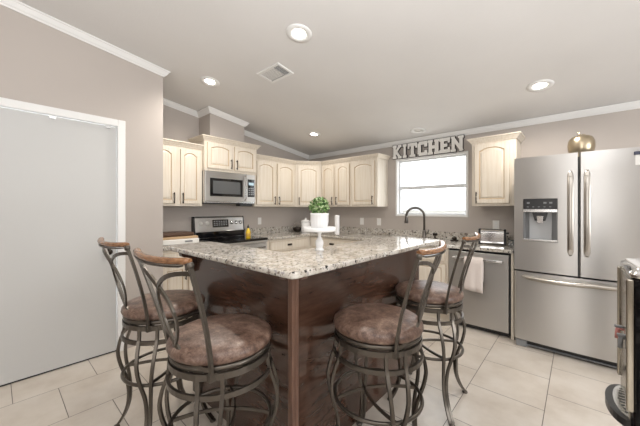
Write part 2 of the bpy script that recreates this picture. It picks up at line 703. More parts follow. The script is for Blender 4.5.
vx, vy = -2.235, 1.84
t = thing('ceiling_vent', 'white louvred air vent set in the sloped ceiling between two lit lights', 'vent', (vx, vy, zc(vy)))
mx = ceil_mtx(vx, vy)
mb = MB()
ow, ol, iw, il = 0.165, 0.102, 0.138, 0.075
for b in ((-ow, ow, -ol, -il), (-ow, ow, il, ol), (-ow, -iw, -il, il), (iw, ow, -il, il)):
    mb.box(b[0], b[1], b[2], b[3], -0.010, 0.002, mtx=mx)
obj('vent_frame', mb, M['trim'], t, bevel=0.003)
obj('vent_duct', MB().box(-iw, iw, -il, il, -0.0005, 0.002, mtx=mx), M['black'], t)
for k in range(9):
    yy = -il + 0.010 + k * 0.0155
    mm = mx @ Matrix.Translation((-0.035, yy, -0.005)) @ Matrix.Rotation(math.radians(14), 4, 'X')
    obj('louvre', MB().box(-0.098, 0.098, -0.0075, 0.0075, -0.001, 0.001, mtx=mm), M['trim'], t)
for k in range(5):
    xx = 0.070 + k * 0.014
    mm = mx @ Matrix.Translation((xx, 0, -0.006)) @ Matrix.Rotation(math.radians(48), 4, 'Y')
    obj('louvre', MB().box(-0.006, 0.006, -il, il, -0.001, 0.001, mtx=mm), M['trim'], t)

# ------------------------------------------------------------------ cabinet pieces


def panel_door(w, h, mtx, arch=0.0, rail=0.055, th=0.02, seg=14):
    """raised-panel door; local a in [0,w], b in [0,h], c = outwards. arch = rise of the cathedral top."""
    mb = MB()
    ins = min(rail, w * 0.17)
    top = h - rail * 0.8
    low = top - arch

    def outline(d):
        xa, xb = ins + d, w - ins - d
        pts = [(xa, ins + d), (xb, ins + d)]
        n = seg if arch > 0 else 1
        for k in range(n + 1):
            s = k / n
            x = xb + (xa - xb) * s
            if arch > 0:
                # flat shoulders then a rounded rise
                q = (s - 0.5) / 0.5
                e = max(0.0, 1 - (abs(q) / 0.90) ** 2.3) ** 0.85 if abs(q) < 0.90 else 0.0
                y = low + arch * e - d
            else:
                y = top - d
            pts.append((x, y))
        return pts

    def outer(i, n):
        p = base[i]
        if i == 0: return (0, 0)
        if i == 1: return (w, 0)
        if i == 2: return (w, h)
        if i == n - 1: return (0, h)
        return (p[0], h)

    base = outline(0)
    n = len(base)
    loops = [
        [(*outer(i, n), 0.0) for i in range(n)],
        [(*outer(i, n), th - 0.003) for i in range(n)],
        [((outer(i, n)[0] - w / 2) * (1 - 0.006 / w) + w / 2, (outer(i, n)[1] - h / 2) * (1 - 0.006 / h) + h / 2, th) for i in range(n)],
        [(x, y, th) for x, y in base],
        [(x, y, th - 0.007) for x, y in outline(0.005)],
        [(x, y, th - 0.008) for x, y in outline(0.010)],
        [(x, y, th - 0.001) for x, y in outline(0.030)],
    ]
    vr = [[mb.v(mtx @ Vector(p)) for p in l] for l in loops]
    mis = [1, 0, 0, 1, 1, 0]
    for l in range(len(vr) - 1):
        for i in range(n):
            k = (i + 1) % n
            mb.face([vr[l][i], vr[l][k], vr[l + 1][k], vr[l + 1][i]], mis[l])
    mb.face(vr[-1])
    mb.face(vr[0][::-1])
    return mb


def bar_pull(mtx, length=0.13):
    mb = MB()
    L = length / 2
    mb.tube([mtx @ Vector(p) for p in ((0, -L + 0.015, 0), (0, -L + 0.013, 0.022), (0, -L + 0.006, 0.028))], 0.005)
    mb.tube([mtx @ Vector(p) for p in ((0, L - 0.015, 0), (0, L - 0.013, 0.022), (0, L - 0.006, 0.028))], 0.005)
    mb.tube([mtx @ Vector((0, -L + 2 * L * k / 8, 0.028 + 0.004 * math.sin(PI * k / 8))) for k in range(9)], 0.0065)
    return mb


def cup_pull(mtx):
    mb = MB()
    rings = []
    for k in range(7):
        a = PI * k / 6 * 0.5
        r = []
        for j in range(13):
            t = PI * j / 12
            r.append(mtx @ Vector((0.045 * math.cos(t) * math.cos(a * 0.35), 0.022 * math.sin(t) * math.cos(a) - 0.004, 0.024 * math.sin(a) * (0.4 + 0.6 * math.sin(t)))))
        rings.append(r)
    mb.loft(rings, closed_ring=False, cap=False)
    o = [mtx @ Vector(p) for p in ((-0.048, -0.006, 0), (0.048, -0.006, 0), (0.048, 0.022, 0), (-0.048, 0.022, 0))]
    mb.box(-0.046, 0.046, -0.006, 0.024, 0.0, 0.003, mtx=mtx)
    return mb


CAB = [M['cab'], M['glaze']]


def add_door(root, mtx_face, a0, a1, b0, b1, arch, hand=None, pull_b=None, name='door'):
    m = mtx_face @ Matrix.Translation((a0, b0, 0.001))
    d = obj(name, panel_door(a1 - a0, b1 - b0, m, arch, 0.048 if arch else 0.045), CAB, root)
    if hand is not None:
        x = a0 + 0.022 if hand == 'l' else a1 - 0.022
        obj('handle', bar_pull(mtx_face @ Matrix.Translation((x, pull_b, 0.020))), M['bronze'], d)
    return d


CABCROWN = [(0, 0), (0.010, 0), (0.014, 0.010), (0.028, 0.026), (0.038, 0.042), (0.048, 0.046), (0.048, 0.058), (0, 0.058)]


def cab_crown(root, pts, z):
    """molding along an open polyline of (x,y) points; outward = right-hand side of travel"""
    P = [Vector((x, y, 0)) for x, y in pts]
    rings = []
    for i, p in enumerate(P):
        ds = []
        if i > 0: ds.append((P[i] - P[i - 1]).normalized())
        if i < len(P) - 1: ds.append((P[i + 1] - P[i]).normalized())
        ns = [Vector((d.y, -d.x, 0)) for d in ds]
        n = ns[0] if len(ns) == 1 else (ns[0] + ns[1]) / (1 + ns[0].dot(ns[1]))
        rings.append([p + n * a + Vector((0, 0, z + b)) for a, b in CABCROWN])
    mb = MB().loft(rings, smooth=False)
    return obj('crown_molding', mb, M['cab'], root)


G = 0.002
UZ0, UZ1 = 1.37, 2.10
XF = XL + 0.32            # face of the uppers on the range wall
YF = YB - 0.32            # face of the uppers on the back wall
FL = lambda y0, x=XF: frame((x, y0, 0), (0, 1, 0), (1, 0, 0))
FB = lambda x0, y=YF: frame((x0, y, 0), (1, 0, 0), (0, -1, 0))
HZ = 1.468

# uppers, left of the microwave
t = thing('upper_cabinet', 'cream two-door wall cabinet left of the microwave, partly behind the wall end', 'wall cabinet', (XF, 1.48, UZ0), 'cream wall cabinets')
obj('body', MB().box(XL + G, XF, YE + G, 1.786, UZ0, UZ1), M['cab'], t, bevel=0.002)
f = FL(0)
add_door(t, f, 1.195, 1.447, 1.40, 2.07, 0.034, 'r', HZ)
add_door(t, f, 1.508, 1.752, 1.40, 2.07, 0.034, 'l', HZ)
cab_crown(t, [(XF, YE + G), (XF, 1.786)], UZ1)

# above the microwave, deeper and higher
HX = -3.585
t = thing('upper_cabinet', 'short cream two-door cabinet directly above the microwave, standing proud', 'wall cabinet', (HX, 2.19, 1.85), 'cream wall cabinets')
obj('body', MB().box(XL + G, HX, 1.790, 2.600, 1.835, 2.225), M['cab'], t, bevel=0.002)
f = FL(0, HX)
add_door(t, f, 1.825, 2.180, 1.868, 2.200, 0.024, 'r', 1.945)
add_door(t, f, 2.222, 2.572, 1.868, 2.200, 0.024, 'l', 1.945)
cab_crown(t, [(XL + G, 1.790), (HX, 1.790), (HX, 2.600), (XL + G, 2.600)], 2.222)

# right of the microwave
t = thing('upper_cabinet', 'cream two-door wall cabinet between the microwave and the corner', 'wall cabinet', (XF, 3.02, UZ0), 'cream wall cabinets')
obj('body', MB().box(XL + G, XF, 2.604, 3.440, UZ0, UZ1), M['cab'], t, bevel=0.002)
f = FL(0)
add_door(t, f, 2.634, 2.990, 1.40, 2.065, 0.034, 'r', HZ)
add_door(t, f, 3.036, 3.405, 1.40, 2.065, 0.034, 'l', HZ)
cab_crown(t, [(XF, 2.604), (XF, 3.440)], UZ1)

# diagonal corner
t = thing('corner_cabinet', 'cream single-door wall cabinet set diagonally in the corner', 'wall cabinet', (-3.55, 3.70, UZ0))
obj('body', MB().prism([(XL + G, 3.444), (XF, 3.444), (-3.352, YF), (-3.352, YB - G), (XL + G, YB - G)], UZ0, UZ1), M['cab'], t, bevel=0.002)
a, b_ = Vector((XF, 3.444, 0)), Vector((-3.352, YF, 0))
hd = (b_ - a).normalized()
f = frame(a, hd, hd.cross(Vector((0, 0, 1))))
Ld = (b_ - a).length
add_door(t, f, 0.045, Ld - 0.045, 1.40, 2.065, 0.034, 'l', HZ)
cab_crown(t, [(XF, 3.444), (-3.352, YF)], UZ1)

# back wall double
t = thing('upper_cabinet', 'cream two-door wall cabinet right of the corner cabinet, behind the potted plant', 'wall cabinet', (-3.03, YF, UZ0), 'cream wall cabinets')
obj('body', MB().box(-3.348, -2.722, YF, YB - G, UZ0, UZ1), M['cab'], t, bevel=0.002)
f = FB(0)
add_door(t, f, -3.328, -3.062, 1.40, 2.065, 0.034, 'r', HZ)
add_door(t, f, -3.015, -2.745, 1.40, 2.065, 0.034, 'l', HZ)
cab_crown(t, [(-3.348, YF), (-2.722, YF)], UZ1)

# back wall single
t = thing('upper_cabinet', 'cream single-door wall cabinet just left of the window', 'wall cabinet', (-2.48, YF, UZ0), 'cream wall cabinets')
obj('body', MB().box(-2.718, -2.236, YF, YB - G, UZ0, UZ1), M['cab'], t, bevel=0.002)
add_door(t, f, -2.690, -2.282, 1.40, 2.065, 0.034, 'r', HZ)
cab_crown(t, [(-2.718, YF), (-2.236, YF), (-2.236, YB - G)], UZ1)

# between window and fridge
t = thing('upper_cabinet', 'cream single-door wall cabinet between the window and the refrigerator', 'wall cabinet', (-0.73, YF, UZ0), 'cream wall cabinets')
obj('body', MB().box(-0.948, -0.505, YF, YB - G, UZ0, 2.115), M['cab'], t, bevel=0.002)
add_door(t, f, -0.915, -0.565, 1.40, 2.085, 0.034, 'l', HZ)
cab_crown(t, [(-0.948, YB - G), (-0.948, YF), (-0.505, YF), (-0.505, YB - G)], 2.112)

# ------------------------------------------------------------------ base cabinets
BX = XL + 0.605
BY = YB - 0.605
CT = 0.92


def add_drawer(root, mtx_face, a0, a1, b0, b1, pull=True):
    m = mtx_face @ Matrix.Translation((a0, b0, 0.001))
    mb = MB()
    w_, h_ = a1 - a0, b1 - b0
    mb.box(0, w_, 0, h_, 0, 0.014, mtx=m)
    mb.box(0.012, w_ - 0.012, 0.012, h_ - 0.012, 0.014, 0.0165, mi=1, mtx=m)
    mb.box(0.016, w_ - 0.016, 0.016, h_ - 0.016, 0.0165, 0.021, mtx=m)
    d = obj('drawer', mb, CAB, root)
    if pull:
        obj('cup_handle', cup_pull(mtx_face @ Matrix.Translation(((a0 + a1) / 2, (b0 + b1) / 2 - 0.008, 0.021))), M['bronze'], d)
    return d


def base_body(root, x0, x1, y0, y1, kick):
    mb = MB().box(x0, x1, y0, y1, 0.10, 0.882)
    k = [x0, x1, y0, y1]
    if kick == 'x': k[1] -= 0.06
    else: k[2] += 0.06
    mb.box(k[0], k[1], k[2], k[3], 0, 0.10)
    return obj('body', mb, M['cab'], root)


t = thing('base_cabinet', 'cream base cabinet left of the range, seen under the bar end', 'base cabinet', (BX, 1.46, 0), 'cream base cabinets')
base_body(t, XL + G, BX, YE + G, 1.762, 'x')
f = FL(0, BX)
add_drawer(t, f, 1.20, 1.74, 0.715, 0.860)
add_door(t, f, 1.20, 1.46, 0.14, 0.69, 0, 'r', 0.60)
add_door(t, f, 1.485, 1.74, 0.14, 0.69, 0, 'l', 0.60)

t = thing('base_cabinet', 'cream base cabinet right of the range with a wide drawer', 'base cabinet', (BX, 3.0, 0), 'cream base cabinets')
base_body(t, XL + G, BX, 2.588, BY, 'x')
add_drawer(t, f, 2.66, 3.42, 0.705, 0.860)
add_door(t, f, 2.66, 3.025, 0.14, 0.68, 0, 'r', 0.60)
add_door(t, f, 3.05, 3.42, 0.14, 0.68, 0, 'l', 0.60)

t = thing('base_cabinet', 'cream base cabinet on the back wall beside the inside corner', 'base cabinet', (-2.9, BY, 0), 'cream base cabinets')
base_body(t, XL + G, -2.40, BY + 0.002, YB - G, 'y')
f = FB(0, BY + 0.002)
add_drawer(t, f, -3.31, -2.43, 0.705, 0.860)
add_door(t, f, -3.31, -2.885, 0.14, 0.68, 0, 'r', 0.60)
add_door(t, f, -2.855, -2.43, 0.14, 0.68, 0, 'l', 0.60)

t = thing('base_cabinet', 'cream base cabinet under the sink, left of the dishwasher', 'base cabinet', (-1.75, BY, 0), 'cream base cabinets')
base_body(t, -2.398, -1.128, BY + 0.002, YB - G, 'y')
add_drawer(t, f, -2.37, -1.79, 0.705, 0.860, False)
add_drawer(t, f, -1.735, -1.155, 0.705, 0.860, False)
add_door(t, f, -2.37, -1.79, 0.14, 0.68, 0, 'r', 0.60)
add_door(t, f, -1.735, -1.155, 0.14, 0.68, 0, 'l', 0.60)
obj('end_panel', MB().box(-0.512, -0.490, BY - 0.0, YB - G, 0, 0.882), M['cab'], t)

# worktops
mb = MB()
mb.prism([(XL + G, 2.586), (XL + 0.64, 2.586), (XL + 0.64, YB - 0.64), (-0.486, YB - 0.64), (-0.486, YB - G), (XL + G, YB - G)], 0.884, CT - 0.001)
tag(obj('countertop', mb, M['granite'], bevel=0.006), 'L-shaped speckled granite countertop running from the range past the sink to the refrigerator', 'countertop')
tag(obj('backsplash', MB().box(XL + 0.024, -0.486, YB - 0.022, YB - G, CT, CT + 0.10), M['granite']), 'low granite backsplash strip along the window wall behind the faucet', 'backsplash')
tag(obj('backsplash', MB().box(XL + G, XL + 0.022, 2.586, YB - G, CT, CT + 0.10), M['granite']), 'low granite backsplash strip on the range wall, right of the range', 'backsplash')
tag(obj('countertop', MB().box(XL + G, XL + 0.64, YE + G, 1.764, 0.884, CT - 0.001), M['granite'], bevel=0.006), 'short speckled granite countertop left of the range', 'countertop')
tag(obj('backsplash', MB().box(XL + G, XL + 0.022, YE + G, 1.764, CT, CT + 0.10), M['granite']), 'low granite backsplash strip on the range wall, behind the bread box', 'backsplash')

# sink and faucet
M['faucet'] = mat('brushed_bronze', (0.13, 0.12, 0.11), 0.3, 0.85)
t = thing('kitchen_faucet', 'dark bronze gooseneck faucet standing below the window', 'faucet', (-1.60, 3.98, CT))
obj('base', MB().lathe([(0.036, 0), (0.036, 0.012), (0.026, 0.020), (0.026, 0.10), (0.019, 0.12)], (-1.60, 3.98, CT)), M['faucet'], t)
fx, fy = -1.60, 3.98
dirv = Vector((-0.94, -0.34, 0))
pth = [(fx, fy, CT + 0.10)]
for k in range(15):
    a = PI * k / 14
    q = Vector((fx, fy, CT + 0.315)) + dirv * (0.120 * (1 - math.cos(a))) + Vector((0, 0, 0.115 * math.sin(a)))
    pth.append(tuple(q))
obj('spout', MB().tube(pth, 0.017, seg=10), M['faucet'], t)
e = Vector(pth[-1])
obj('spray_head', MB().lathe([(0.017, 0.01), (0.020, -0.02), (0.028, -0.09), (0.024, -0.105), (0.001, -0.106)], e), M['faucet'], t)
obj('lever', MB().tube([(fx + 0.02, fy, CT + 0.06), (fx + 0.05, fy - 0.01, CT + 0.075), (fx + 0.075, fy - 0.03, CT + 0.13)], 0.008), M['faucet'], t)
t = thing('soap_dispenser', 'small dark soap pump beside the faucet', 'soap dispenser', (-1.46, 4.00, CT))
obj('pump_base', MB().lathe([(0.024, 0), (0.024, 0.012), (0.012, 0.022), (0.010, 0.055)], (-1.46, 4.0, CT), 16), M['bronze'], t)
obj('nozzle', MB().box(-1.485, -1.425, 3.975, 4.005, CT + 0.05, CT + 0.085), M['bronze'], t, bevel=0.006)

t = thing('sponge_holder', 'small dark wire scrubber holder on the counter right of the faucet', 'sponge holder', (-1.19, 3.94, CT))
obj('tray', MB().lathe([(0.045, 0), (0.050, 0.006), (0.052, 0.018), (0.048, 0.018), (0.044, 0.008), (0.001, 0.008)], (-1.19, 3.94, CT), 20), M['bronze'], t)
mb = MB().sphere((-1.19, 3.94, CT + 0.035), 0.030, sc=(1, 1, 0.9))
obj('scrubber', mb, M['bronze'], t)

# ------------------------------------------------------------------ range
RY0, RY1 = 1.790, 2.580
RX = XL + 0.66
t = thing('range', 'stainless electric range with black glass cooktop and upright control panel', 'range', (RX, 2.16, 0))
obj('body', MB().box(XL + 0.01, RX - 0.03, RY0, RY1, 0.02, 0.90), M['steel_plain'], t)
obj('cooktop', MB().box(XL + 0.09, RX + 0.012, RY0 - 0.001, RY1 + 0.001, 0.895, 0.928), M['black_gloss'], t, bevel=0.006)
mx = frame((0, RY0, 0), (0, 1, 0), (1, 0, 0))
mb = MB()
prof = [(XL + 0.008, 0.90), (XL + 0.10, 0.90), (XL + 0.10, 1.00), (XL + 0.088, 1.02), (XL + 0.065, 1.205), (XL + 0.05, 1.225), (XL + 0.008, 1.225)]
mb.prism(prof, RY0 + 0.018, RY1 - 0.018, mtx=Matrix(((1, 0, 0, 0), (0, 0, 1, 0), (0, 1, 0, 0), (0, 0, 0, 1))))
bp = obj('control_panel', mb, M['steel'], t)
for y in (RY0, RY1 - 0.018):
    mb = MB().prism(prof, y, y + 0.018, mtx=Matrix(((1, 0, 0, 0), (0, 0, 1, 0), (0, 1, 0, 0), (0, 0, 0, 1))))
    obj('end_cap', mb, M['black'], t)
obj('splash_strip', MB().box(XL + 0.09, XL + 0.108, RY0 + 0.02, RY1 - 0.02, 0.93, 1.012), M['black_gloss'], t)
sl = math.atan2(0.023, 0.185)


def on_panel(y, z):
    x = XL + 0.088 - (z - 1.02) * 0.023 / 0.185
    return Matrix.Translation((x, y, z)) @ Matrix.Rotation(PI / 2 - sl, 4, 'Y')


for y in (1.890, 1.982, 2.365, 2.440, 2.515):
    kb = obj('knob', MB().lathe([(0.030, 0.0), (0.030, 0.004), (0.023, 0.008), (0.020, 0.026), (0.001, 0.028)], mtx=on_panel(y, 1.13), seg=20), M['white_plastic'] if y < 2 else M['chrome'], t)
obj('display', MB().box(-0.055, 0.055, -0.125, 0.125, 0.0, 0.004, mtx=on_panel(2.185, 1.125)), M['black_gloss'], t)
M['label_grey'] = mat('label_grey', (0.35, 0.36, 0.37), 0.5)
mb = MB()
for r in range(3):
    for c in range(6):
        mb.box(-0.034 + r * 0.026, -0.022 + r * 0.026, -0.105 + c * 0.037, -0.083 + c * 0.037, 0.004, 0.0046, mtx=on_panel(2.185, 1.125))
obj('display_buttons', mb, M['label_grey'], t)
obj('oven_door', MB().box(RX - 0.03, RX - 0.002, RY0 + 0.006, RY1 - 0.006, 0.23, 0.855), M['steel'], t, bevel=0.004)
obj('oven_window', MB().box(RX - 0.002, RX + 0.002, RY0 + 0.12, RY1 - 0.12, 0.36, 0.66), M['black_gloss'], t)
obj('front_strip', MB().box(RX - 0.03, RX + 0.004, RY0 + 0.003, RY1 - 0.003, 0.862, 0.897), M['steel'], t)
mb = MB()
mb.tube([(RX + 0.0, RY0 + 0.07, 0.80), (RX + 0.045, RY0 + 0.075, 0.805), (RX + 0.052, 2.16, 0.805), (RX + 0.045, RY1 - 0.075, 0.805), (RX, RY1 - 0.07, 0.80)], 0.013)
obj('oven_handle', mb, M['steel_plain'], t)
obj('drawer', MB().box(RX - 0.03, RX - 0.004, RY0 + 0.006, RY1 - 0.006, 0.06, 0.222), M['steel'], t, bevel=0.004)

# ------------------------------------------------------------------ microwave
MX = -3.572
MY0, MY1, MZ0, MZ1 = 1.792, 2.565, 1.418, 1.832
t = thing('microwave', 'stainless over-the-range microwave with a dark window under the short cabinet', 'microwave', (MX, 2.18, MZ0))
obj('body', MB().box(XL, MX - 0.02, MY0, MY1, MZ0, MZ1), M['steel_plain'], t)
mb = MB().box(MX - 0.02, MX, MY0, 2.418, MZ0 + 0.012, MZ1)
dr = obj('door', mb, M['steel'], t, bevel=0.006)
obj('door_window', MB().box(MX, MX + 0.002, 1.860, 2.350, MZ0 + 0.085, MZ1 - 0.09), M['black_gloss'], dr, bevel=0.001)
obj('window_mesh', MB().box(MX + 0.002, MX + 0.0035, 1.900, 2.310, MZ0 + 0.120, MZ1 - 0.125), mat('smoked_glass', (0.10, 0.105, 0.11), 0.10), dr)
mb = MB().bar([(MX, 2.385, MZ0 + 0.035), (MX + 0.032, 2.385, MZ0 + 0.06), (MX + 0.044, 2.385, 1.625), (MX + 0.032, 2.385, MZ1 - 0.05), (MX, 2.385, MZ1 - 0.025)], 0.024, 0.010, up=(1, 0, 0))
obj('handle', mb, M['steel_plain'], dr, bevel=0.003)
cp = obj('control_panel', MB().box(MX - 0.02, MX, 2.421, MY1, MZ0 + 0.012, MZ1), M['steel'], t, bevel=0.006)
obj('keypad', MB().box(MX, MX + 0.002, 2.436, 2.552, MZ0 + 0.09, MZ1 - 0.07), M['black_gloss'], cp)
M['display'] = emit('pale_display', (0.45, 0.6, 0.7), 0.15)
obj('display', MB().box(MX + 0.002, MX + 0.003, 2.450, 2.538, MZ1 - 0.155, MZ1 - 0.115), M['display'], cp)
mb = MB()
for r in range(4):
    for c in range(3):
        mb.box(MX + 0.002, MX + 0.0026, 2.450 + c * 0.033, 2.470 + c * 0.033, MZ0 + 0.115 + r * 0.03, MZ0 + 0.130 + r * 0.03)
obj('keypad_buttons', mb, M['label_grey'], cp)
obj('vent_bottom', MB().box(XL + 0.05, MX - 0.03, MY0 + 0.03, MY1 - 0.03, MZ0 - 0.012, MZ0), M['black'], t)
obj('filter_box', MB().box(MX - 0.12, MX - 0.005, 2.315, 2.520, MZ0 - 0.045, MZ0 - 0.002), M['black'], t, bevel=0.004)

# ------------------------------------------------------------------ dishwasher
DX0, DX1, DYF = -1.120, -0.520, BY - 0.01
t = thing('dishwasher', 'stainless dishwasher beside the refrigerator with a towel on its handle', 'dishwasher', (-0.82, DYF, 0))
obj('tub', MB().box(DX0, DX1, DYF + 0.035, YB - 0.03, 0.02, 0.875), M['black'], t)
dd = obj('door', MB().box(DX0 + 0.006, DX1 - 0.010, DYF - 0.012, DYF + 0.03, 0.058, 0.858), M['steel'], t, bevel=0.005)
hp = [(DX0 + 0.055, DYF - 0.012, 0.790), (DX0 + 0.058, DYF - 0.050, 0.79)] + [(DX0 + 0.06 + (DX1 - DX0 - 0.125) * k / 10, DYF - 0.052 - 0.016 * math.sin(PI * k / 10), 0.79) for k in range(1, 10)] + [(DX1 - 0.063, DYF - 0.050, 0.79), (DX1 - 0.06, DYF - 0.012, 0.79)]
obj('handle', MB().bar(hp, 0.014, 0.026), M['steel_plain'], dd, bevel=0.004)
obj('toe_kick', MB().box(DX0 + 0.006, DX1 - 0.01, DYF + 0.03, DYF + 0.036, 0.012, 0.058), M['black'], t)

# towel over the handle
M['towel'] = mat('beige_terry', (0.66, 0.59, 0.55), 0.95)
nt, b = nodes(M['towel'])
bump(nt, b, noise(nt, tex_coord(nt), 260, 2).outputs[0], 0.6, 0.004)
mb = MB()
tx0, tx1 = -0.935, -0.752
NX = 16
rings = []
hy = DYF - 0.064
for side_, zs in ((1, [0.56, 0.62, 0.68, 0.74, 0.78]), (0, [0.815]), (-1, [0.79, 0.74, 0.68, 0.62, 0.56, 0.50, 0.455])):
    for z in zs:
        row = []
        for k in range(NX + 1):
            s = k / NX
            fold = 0.004 * math.sin(s * 13) * (1 - (z - 0.45) / 0.40) if side_ else 0
            yy = hy + side_ * 0.018 + fold
            if side_ == 1: yy = hy + 0.018 + 0.5 * abs(fold)
            row.append(Vector((tx0 + (tx1 - tx0) * s + (0.006 * (0.8 - z)), yy, z - 0.014 * s * (side_ == -1) * (z < 0.46))))
        rings.append(row)
mb.loft(rings, closed_ring=False, cap=False)
tw = obj('dish_towel', mb, M['towel'])
sm = tw.modifiers.new('thick', 'SOLIDIFY'); sm.thickness = 0.008; sm.offset = 0
tag(tw, 'beige dish towel hanging over the dishwasher handle', 'towel')

# ------------------------------------------------------------------ refrigerator
FX0, FX1 = -0.468, 0.448
FXC = (FX0 + FX1) / 2


def fy_front(x):
    return 3.392 - 0.022 * (1 - ((x - FXC) / 0.458) ** 2)


def fridge_panel(xa, xb, z0, z1, n=40, yb=3.452):
    mb = MB()
    pts = [(xa, yb)]
    for k in range(n + 1):
        s = k / n
        x = xa + (xb - xa) * s
        e = 0.0
        dd_ = min(x - xa, xb - x)
        if dd_ < 0.012: e = 0.012 * (1 - math.sqrt(max(0, 1 - (1 - dd_ / 0.012) ** 2)))
        pts.append((x, fy_front(x) + e))
    pts.append((xb, yb))
    lo_ = [Vector((x, y, z0)) for x, y in pts]
    hi_ = [Vector((x, y, z1)) for x, y in pts]
    mb.loft([lo_, hi_], smooth=False)
    return mb


t = thing('refrigerator', 'large stainless french-door refrigerator with bottom freezer and water dispenser', 'refrigerator', (FXC, 3.40, 0))
obj('body', MB().box(FX0 + 0.004, FX1 - 0.004, 3.455, YB - 0.03, 0.06, 1.80), mat('fridge_grey', (0.16, 0.16, 0.165), 0.45, 0.3), t)
DSX0, DSX1, DSZ0, DSZ1 = -0.395, -0.137, 1.032, 1.432
# left door is cut round the dispenser
mb = MB()


def slab_piece(mb, xa, xb, z0, z1, n=6):
    pts = [(xa, 3.452)] + [(xa + (xb - xa) * k / n, fy_front(xa + (xb - xa) * k / n)) for k in range(n + 1)] + [(xb, 3.452)]
    mb.loft([[Vector((x, y, z0)) for x, y in pts], [Vector((x, y, z1)) for x, y in pts]], smooth=False)


slab_piece(mb, FX0, DSX0, 0.748, 1.828, 10)
slab_piece(mb, DSX1, -0.002, 0.748, 1.828, 14)
slab_piece(mb, DSX0, DSX1, 0.748, DSZ0, 16)
slab_piece(mb, DSX0, DSX1, DSZ1, 1.828, 14)
ld = obj('left_door', mb, M['steel'], t)
rd = obj('right_door', fridge_panel(0.008, FX1, 0.748, 1.828), M['steel'], t)
fd = obj('freezer_drawer', fridge_panel(FX0, FX1, 0.078, 0.734, 60), M['steel'], t)
yd = fy_front(-0.266)
# dispenser
dp = obj('water_dispenser', MB().box(DSX0, DSX1, 3.442, 3.452, DSZ0, DSZ1), M['grey_plastic'], t)
obj('control_display', MB().box(DSX0 + 0.004, DSX1 - 0.004, yd + 0.002, 3.442, 1.338, DSZ1 - 0.004), M['black'], dp)
obj('dispenser_lip', MB().box(DSX0 + 0.002, DSX1 - 0.002, yd - 0.006, 3.442, 1.305, 1.334), M['steel_plain'], dp, bevel=0.003)
for xr in (DSX0 + 0.002, DSX1 - 0.012):
    obj('recess_wall', MB().box(xr, xr + 0.010, yd + 0.004, 3.442, DSZ0 + 0.022, 1.305), M['grey_plastic'], dp)
obj('recess_back', MB().box(DSX0 + 0.045, DSX1 - 0.045, 3.430, 3.442, DSZ0 + 0.022, 1.30), mat('pale_recess', (0.42, 0.43, 0.44), 0.4), dp)
obj('drip_tray', MB().box(DSX0 + 0.002, DSX1 - 0.002, yd - 0.004, 3.442, DSZ0 + 0.002, DSZ0 + 0.022), M['steel_plain'], dp, bevel=0.003)
obj('spout_housing', MB().prism([(-0.325, 1.302), (-0.207, 1.302), (-0.225, 1.225), (-0.305, 1.225)], -3.43, -(yd + 0.006), mtx=Matrix(((1, 0, 0, 0), (0, 0, -1, 0), (0, 1, 0, 0), (0, 0, 0, 1)))), M['black'], dp)
obj('paddle', MB().prism([(-0.290, 1.27), (-0.240, 1.27), (-0.246, 1.205), (-0.284, 1.205)], -3.412, -(yd + 0.002), mtx=Matrix(((1, 0, 0, 0), (0, 0, -1, 0), (0, 1, 0, 0), (0, 0, 0, 1)))), M['chrome'], dp)
mb = MB()
for k in range(5):
    mb.box(DSX0 + 0.03 + k * 0.042, DSX0 + 0.045 + k * 0.042, yd + 0.001, yd + 0.003, 1.352, 1.358)
    if k not in (1, 2): mb.box(DSX0 + 0.03 + k * 0.042, DSX0 + 0.052 + k * 0.042, yd + 0.001, yd + 0.003, 1.385, 1.400)
obj('dispenser_icons', mb, mat('pale_icon', (0.25, 0.26, 0.27), 0.4), dp)

M['handle_steel'] = mat('polished_handle', (0.48, 0.45, 0.41), 0.28, 1.0)
for xh, door in ((-0.050, ld), (0.058, rd)):
    mb = MB()
    rings = []
    zs = [0.925 + 0.745 * k / 20 for k in range(21)]
    for k, z in enumerate(zs):
        s = k / 20
        hw = 0.021 * min(1, math.sqrt(max(0.0, 1 - (abs(s - 0.5) * 2) ** 40)) + 0.45)
        yo = fy_front(xh) - 0.014 - 0.034 * (1 - (abs(s - 0.5) * 2) ** 4)
        rings.append([Vector((xh + hw * a, yo + bb, z)) for a, bb in ((-1, 0.010), (-1, 0.001), (-0.8, -0.003), (0, -0.004), (0.8, -0.003), (1, 0.001), (1, 0.010), (0, 0.012))])
    mb.loft(rings)
    for z in (0.955, 1.640):
        mb.box(xh - 0.011, xh + 0.011, fy_front(xh) - 0.036, fy_front(xh) + 0.004, z - 0.018, z + 0.018)
    obj('handle', mb, M['handle_steel'], door)
rings = []
for k in range(25):
    s = k / 24
    x = -0.410 + 0.80 * s
    e = 1 - (abs(s - 0.5) * 2) ** 3
    z = 0.690 - 0.022 * math.sin(PI * min(1, s * 1.6)) * 0.6
    yo = fy_front(x) - 0.012 - 0.050 * e
    hh = 0.006 + 0.012 * min(1, e * 3)
    rings.append([Vector((x, yo + bb, z + hh * a)) for a, bb in ((-1, 0.012), (-1, 0.004), (0, -0.006), (1, 0.004), (1, 0.012), (0, 0.014))])
mb = MB().loft(rings)
for x in (-0.385, 0.365):
    mb.box(x - 0.014, x + 0.014, fy_front(x) - 0.028, fy_front(x) + 0.004, 0.678, 0.694)
obj('handle', mb, M['handle_steel'], fd)
obj('bottom_grille', MB().box(FX0 + 0.10, FX1 - 0.02, 3.43, 3.46, 0.022, 0.078), M['black'], t)
obj('grille_lip', MB().box(FX0 + 0.10, FX1 - 0.02, 3.415, 3.43, 0.022, 0.030), M['grey_plastic'], t)
for x in (FX0 + 0.055, FX1 - 0.055):
    obj('foot', MB().box(x - 0.045, x + 0.045, 3.405, 3.50, 0.0, 0.07), M['grey_plastic'], t, bevel=0.012)
